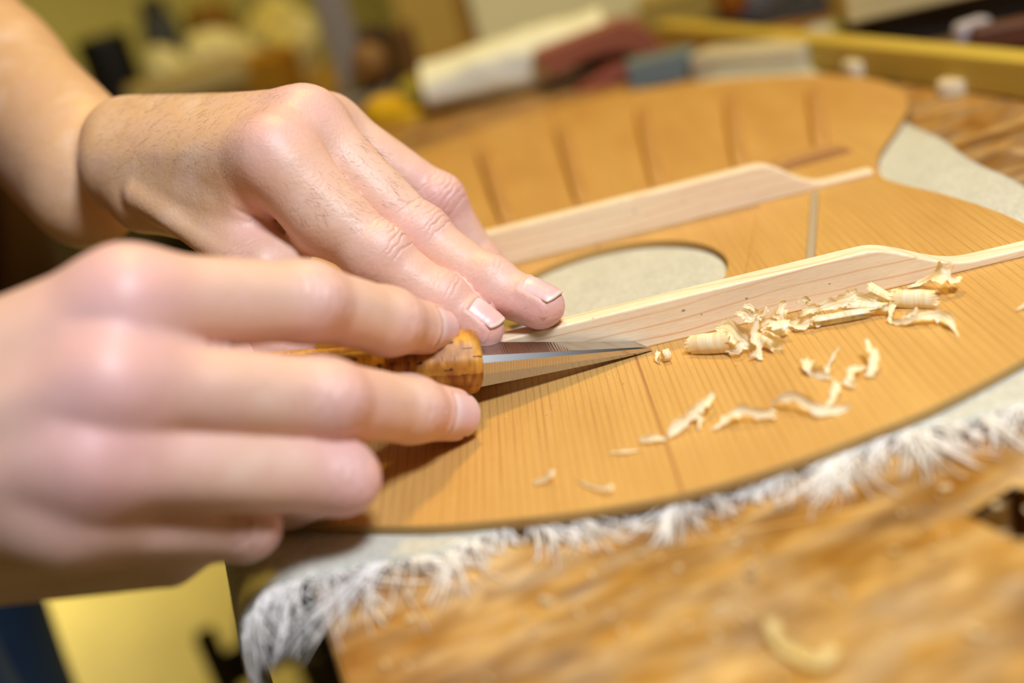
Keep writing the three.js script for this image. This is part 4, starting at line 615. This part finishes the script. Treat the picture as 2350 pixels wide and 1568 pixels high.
// white cloth roll
{
  const a = [-77.7, 17.8, -440], b = [68.2, 18.7, -440], c = mul(add(a, b), 0.5);
  const g = rbox(0, 0, 0, 168, 46, 60, 18), P = g.attributes.position; 
  const g2 = new THREE.BoxGeometry(172, 42, 64, 60, 16, 20), q = g2.attributes.position;
  for (let i = 0; i < q.count; i++) { let x = q.getX(i), y = q.getY(i), z = q.getZ(i); const e = Math.pow(Math.abs(y / 21), 4), fz = 1 - 0.35 * e, k = fbm(x * 0.03, y * 0.05, z * 0.05, 3) - 0.5; const t = (x + 86) / 172; y = y * (0.72 + 0.35 * t) * (1 - 0.18 * Math.pow(Math.abs(z / 32), 3)) + k * 7; z = z * fz + k * 6; q.setXYZ(i, x, y, z); }
  g2.computeVertexNormals(); g2.scale(0.78, 1.0, 0.8); g2.rotateY(-0.02); g2.translate(c[0] - 10, 15, -450);
  tag(part('cloth_roll', g2, phys({ color: 0xf0f2da, roughness: 0.9, sheen: 0.3, sheenColor: new THREE.Color(0xffffff) })), 'thick folded white cloth lying on the bench behind the soundboard', 'cloth');
}
{ const c = [39.8, 8.7, -664]; const g = rbox(c[0] + 10, 40, c[2], 190, 92, 14, 3, 0.25, -0.1); tag(part('paper_board', g, plain(0xd4d3a6, 0.8)), 'pale cream board standing on edge behind the white cloth', 'board'); }
// reddish wooden arch
{
  const Z = -415, o = thing('bending_form', [30, -6, Z], 'reddish brown arched wooden form lying on the white cloth', 'wooden form'), red = woodMat(0xb86a48), red2 = woodMat(0xb0604e);
  part('arch', slab([[-0.3, 24.3, -415], [33.1, 28.3, -415], [63.8, 31.4, -415], [77.2, 23.5, -415], [80.3, 15.8, -415], [93.9, 1.5, -415], [97.2, -5.2, -415], [79.7, 0.2, -415], [70.3, 5.9, -415], [58.8, 11.6, -415], [48, 13.1, -415], [34.3, 12.9, -415], [23.8, 10.3, -415], [7.2, 7.1, -415]], Z, 24), red, o);
  part('base_bar', slab([[20.6, -5, -400], [47.9, 5.1, -400], [83.8, 2, -400], [99.3, -4.3, -400], [93.8, -9.6, -400], [44.5, -10.8, -400]], -400, 22), red2, o);
  part('gap_shade', slab([[19.9, 8.6, -422], [52, 12.3, -422], [75.4, 4.5, -422], [74.1, -2, -422], [28.2, 3.5, -422]], -422, 6, 0.5), woodMat(0x4a2c14), o);  // dark slab put in the arch opening as its shade
}
{ const a = [54.7, -6, -354.2], b = [99.6, -6, -348.1], d = sub(b, a); tag(part('sharpening_stone', rbox((a[0] + b[0]) / 2, 3, (a[2] + b[2]) / 2 - 6, len(d) * 0.98, 18, 24, 1.5, Math.atan2(-d[2], d[0])), plain(0x6c7a78, 0.7)), 'slate blue-grey sharpening stone lying between the red form and the cream block', 'sharpening stone'); }
{ const a = [96.6, -6, -329.4], b = [151.7, -6, -272.3], d = sub(b, a); tag(part('wood_block', rbox((a[0] + b[0]) / 2 + 3, 2.5, (a[2] + b[2]) / 2 - 11, len(d), 17, 24, 2, Math.atan2(-d[2], d[0])), woodMat(0xf4eccb)), 'cream rectangular wood block against the far edge of the soundboard', 'wood block'); }
{ const a = [101.8, -6, -470.3], b = [208.1, -6, -129.2], d = sub(b, a), L = len(d) + 130, c = add(a, mul(d, 0.5 + 55 / len(d) * 1)); tag(part('batten', rbox(c[0], 3.5, c[2], L, 18, 16, 1.5, Math.atan2(-d[2], d[0])), woodMat(0xeed25a)), 'long yellow wooden batten lying slantwise across the bench', 'batten'); }
{ const c = [139.1, -16.8, -562.5]; tag(part('batten', rbox(c[0], Math.max(c[1], 8), c[2], 92, 26, 40, 2, -0.1), woodMat(0xc4ae4c)), 'short thick yellow wood offcut behind the sharpening stone', 'wood offcut'); }
tag(part('bottle_cap', lathe([187.7, -6, -160.9], [[0, 0], [7.4, 0], [7.8, 1], [7, 6], [6, 7], [0, 7]]), plain(0xd9c8a6, 0.6)), 'small round white cap standing on the bench under the yellow batten', 'cap');
tag(part('eraser', rbox(...add([172.9, -6, -240.1], [0, 5, 0]), 26, 10, 14, 3, 0.2), plain(0xdcd2b4, 0.6)), 'small off-white eraser under the far side of the yellow batten', 'eraser');
{ const c = [194.4, -7, -472.7], o = thing('hand_plane', [c[0], -6, c[2]], 'dark grey iron hand plane lying behind the yellow batten', 'hand plane'); part('sole', rbox(c[0], 0, c[2], 130, 12, 44, 3, -0.25), plain(0x3a3d42, 0.4, { metalness: 0.5 }), o); part('lever_cap', rbox(c[0] - 12, 16, c[2], 70, 18, 34, 8, -0.25, 0, 0.2), plain(0x6f757c, 0.35, { metalness: 0.5 }), o); part('knob', blob([c[0] - 46, 24, c[2] + 10], [14, 18, 14], 0.04, 2, 4), woodMat(0xb06c0c), o); part('tote', blob([c[0] + 34, 18, c[2] - 8], [14, 20, 9], 0.08, 2, 4), woodMat(0x4a2c14), o); }
{ const c = [184.8, 2.4, -313.6]; tag(part('metal_tray', blob([c[0], 6, c[2]], [34, 9, 18], 0.08, 2, 4), plain(0x9fa4a8, 0.6, { metalness: 0.1 })), 'shiny grey metal shell lying between the hand plane and the dark shadow block', 'metal shell'); }
{
  const a = [193.4, 9.7, -284.6], b = [288.6, -35.5, -272.3], o = thing('shadow_block', [a[0] + 70, -6, a[2] - 20], 'dark block standing in for the deep shadow under a cream board at the far end of the bench', 'case');
  part('shadow_box', rbox(a[0] + 84, 10, a[2] - 24, 168, 32, 70, 4, -0.12), plain(0x17100e, 0.5), o);  // near-black box built in place of the deep shadow under the board
  part('shadow_edge', rbox(a[0] + 84, 24, a[2] + 10, 164, 5, 6, 2, -0.12), plain(0x2a1a14, 0.5), o);
}
{ const a = [186.9, 22.7, -267.9], b = [279.4, -10.4, -260.3], c = mul(add(a, b), 0.5); tag(part('cream_board', rbox(c[0] + 8, c[1] + 28, c[2] - 40, len(sub(b, a)) + 26, 34, 90, 2, -0.14), woodMat(0xe6d698)), 'thick cream board lying on top of the dark shadow block', 'board'); }
tag(part('wood_offcut', rbox(...add([237.6, -6, -214.6], [0, 9, 0]), 34, 14, 14, 3, -0.3), woodMat(0x6a3a1c)), 'reddish brown offcut peeping out below the dark shadow block', 'wood offcut');
tag(part('eraser', rbox(...add([229.8, -6, -237.7], [0, 8, 0]), 20, 16, 12, 4, 0.3), plain(0xb9b4ba, 0.5)), 'pale lilac eraser beside the reddish offcut', 'eraser');

renderer.render(scene, camera);
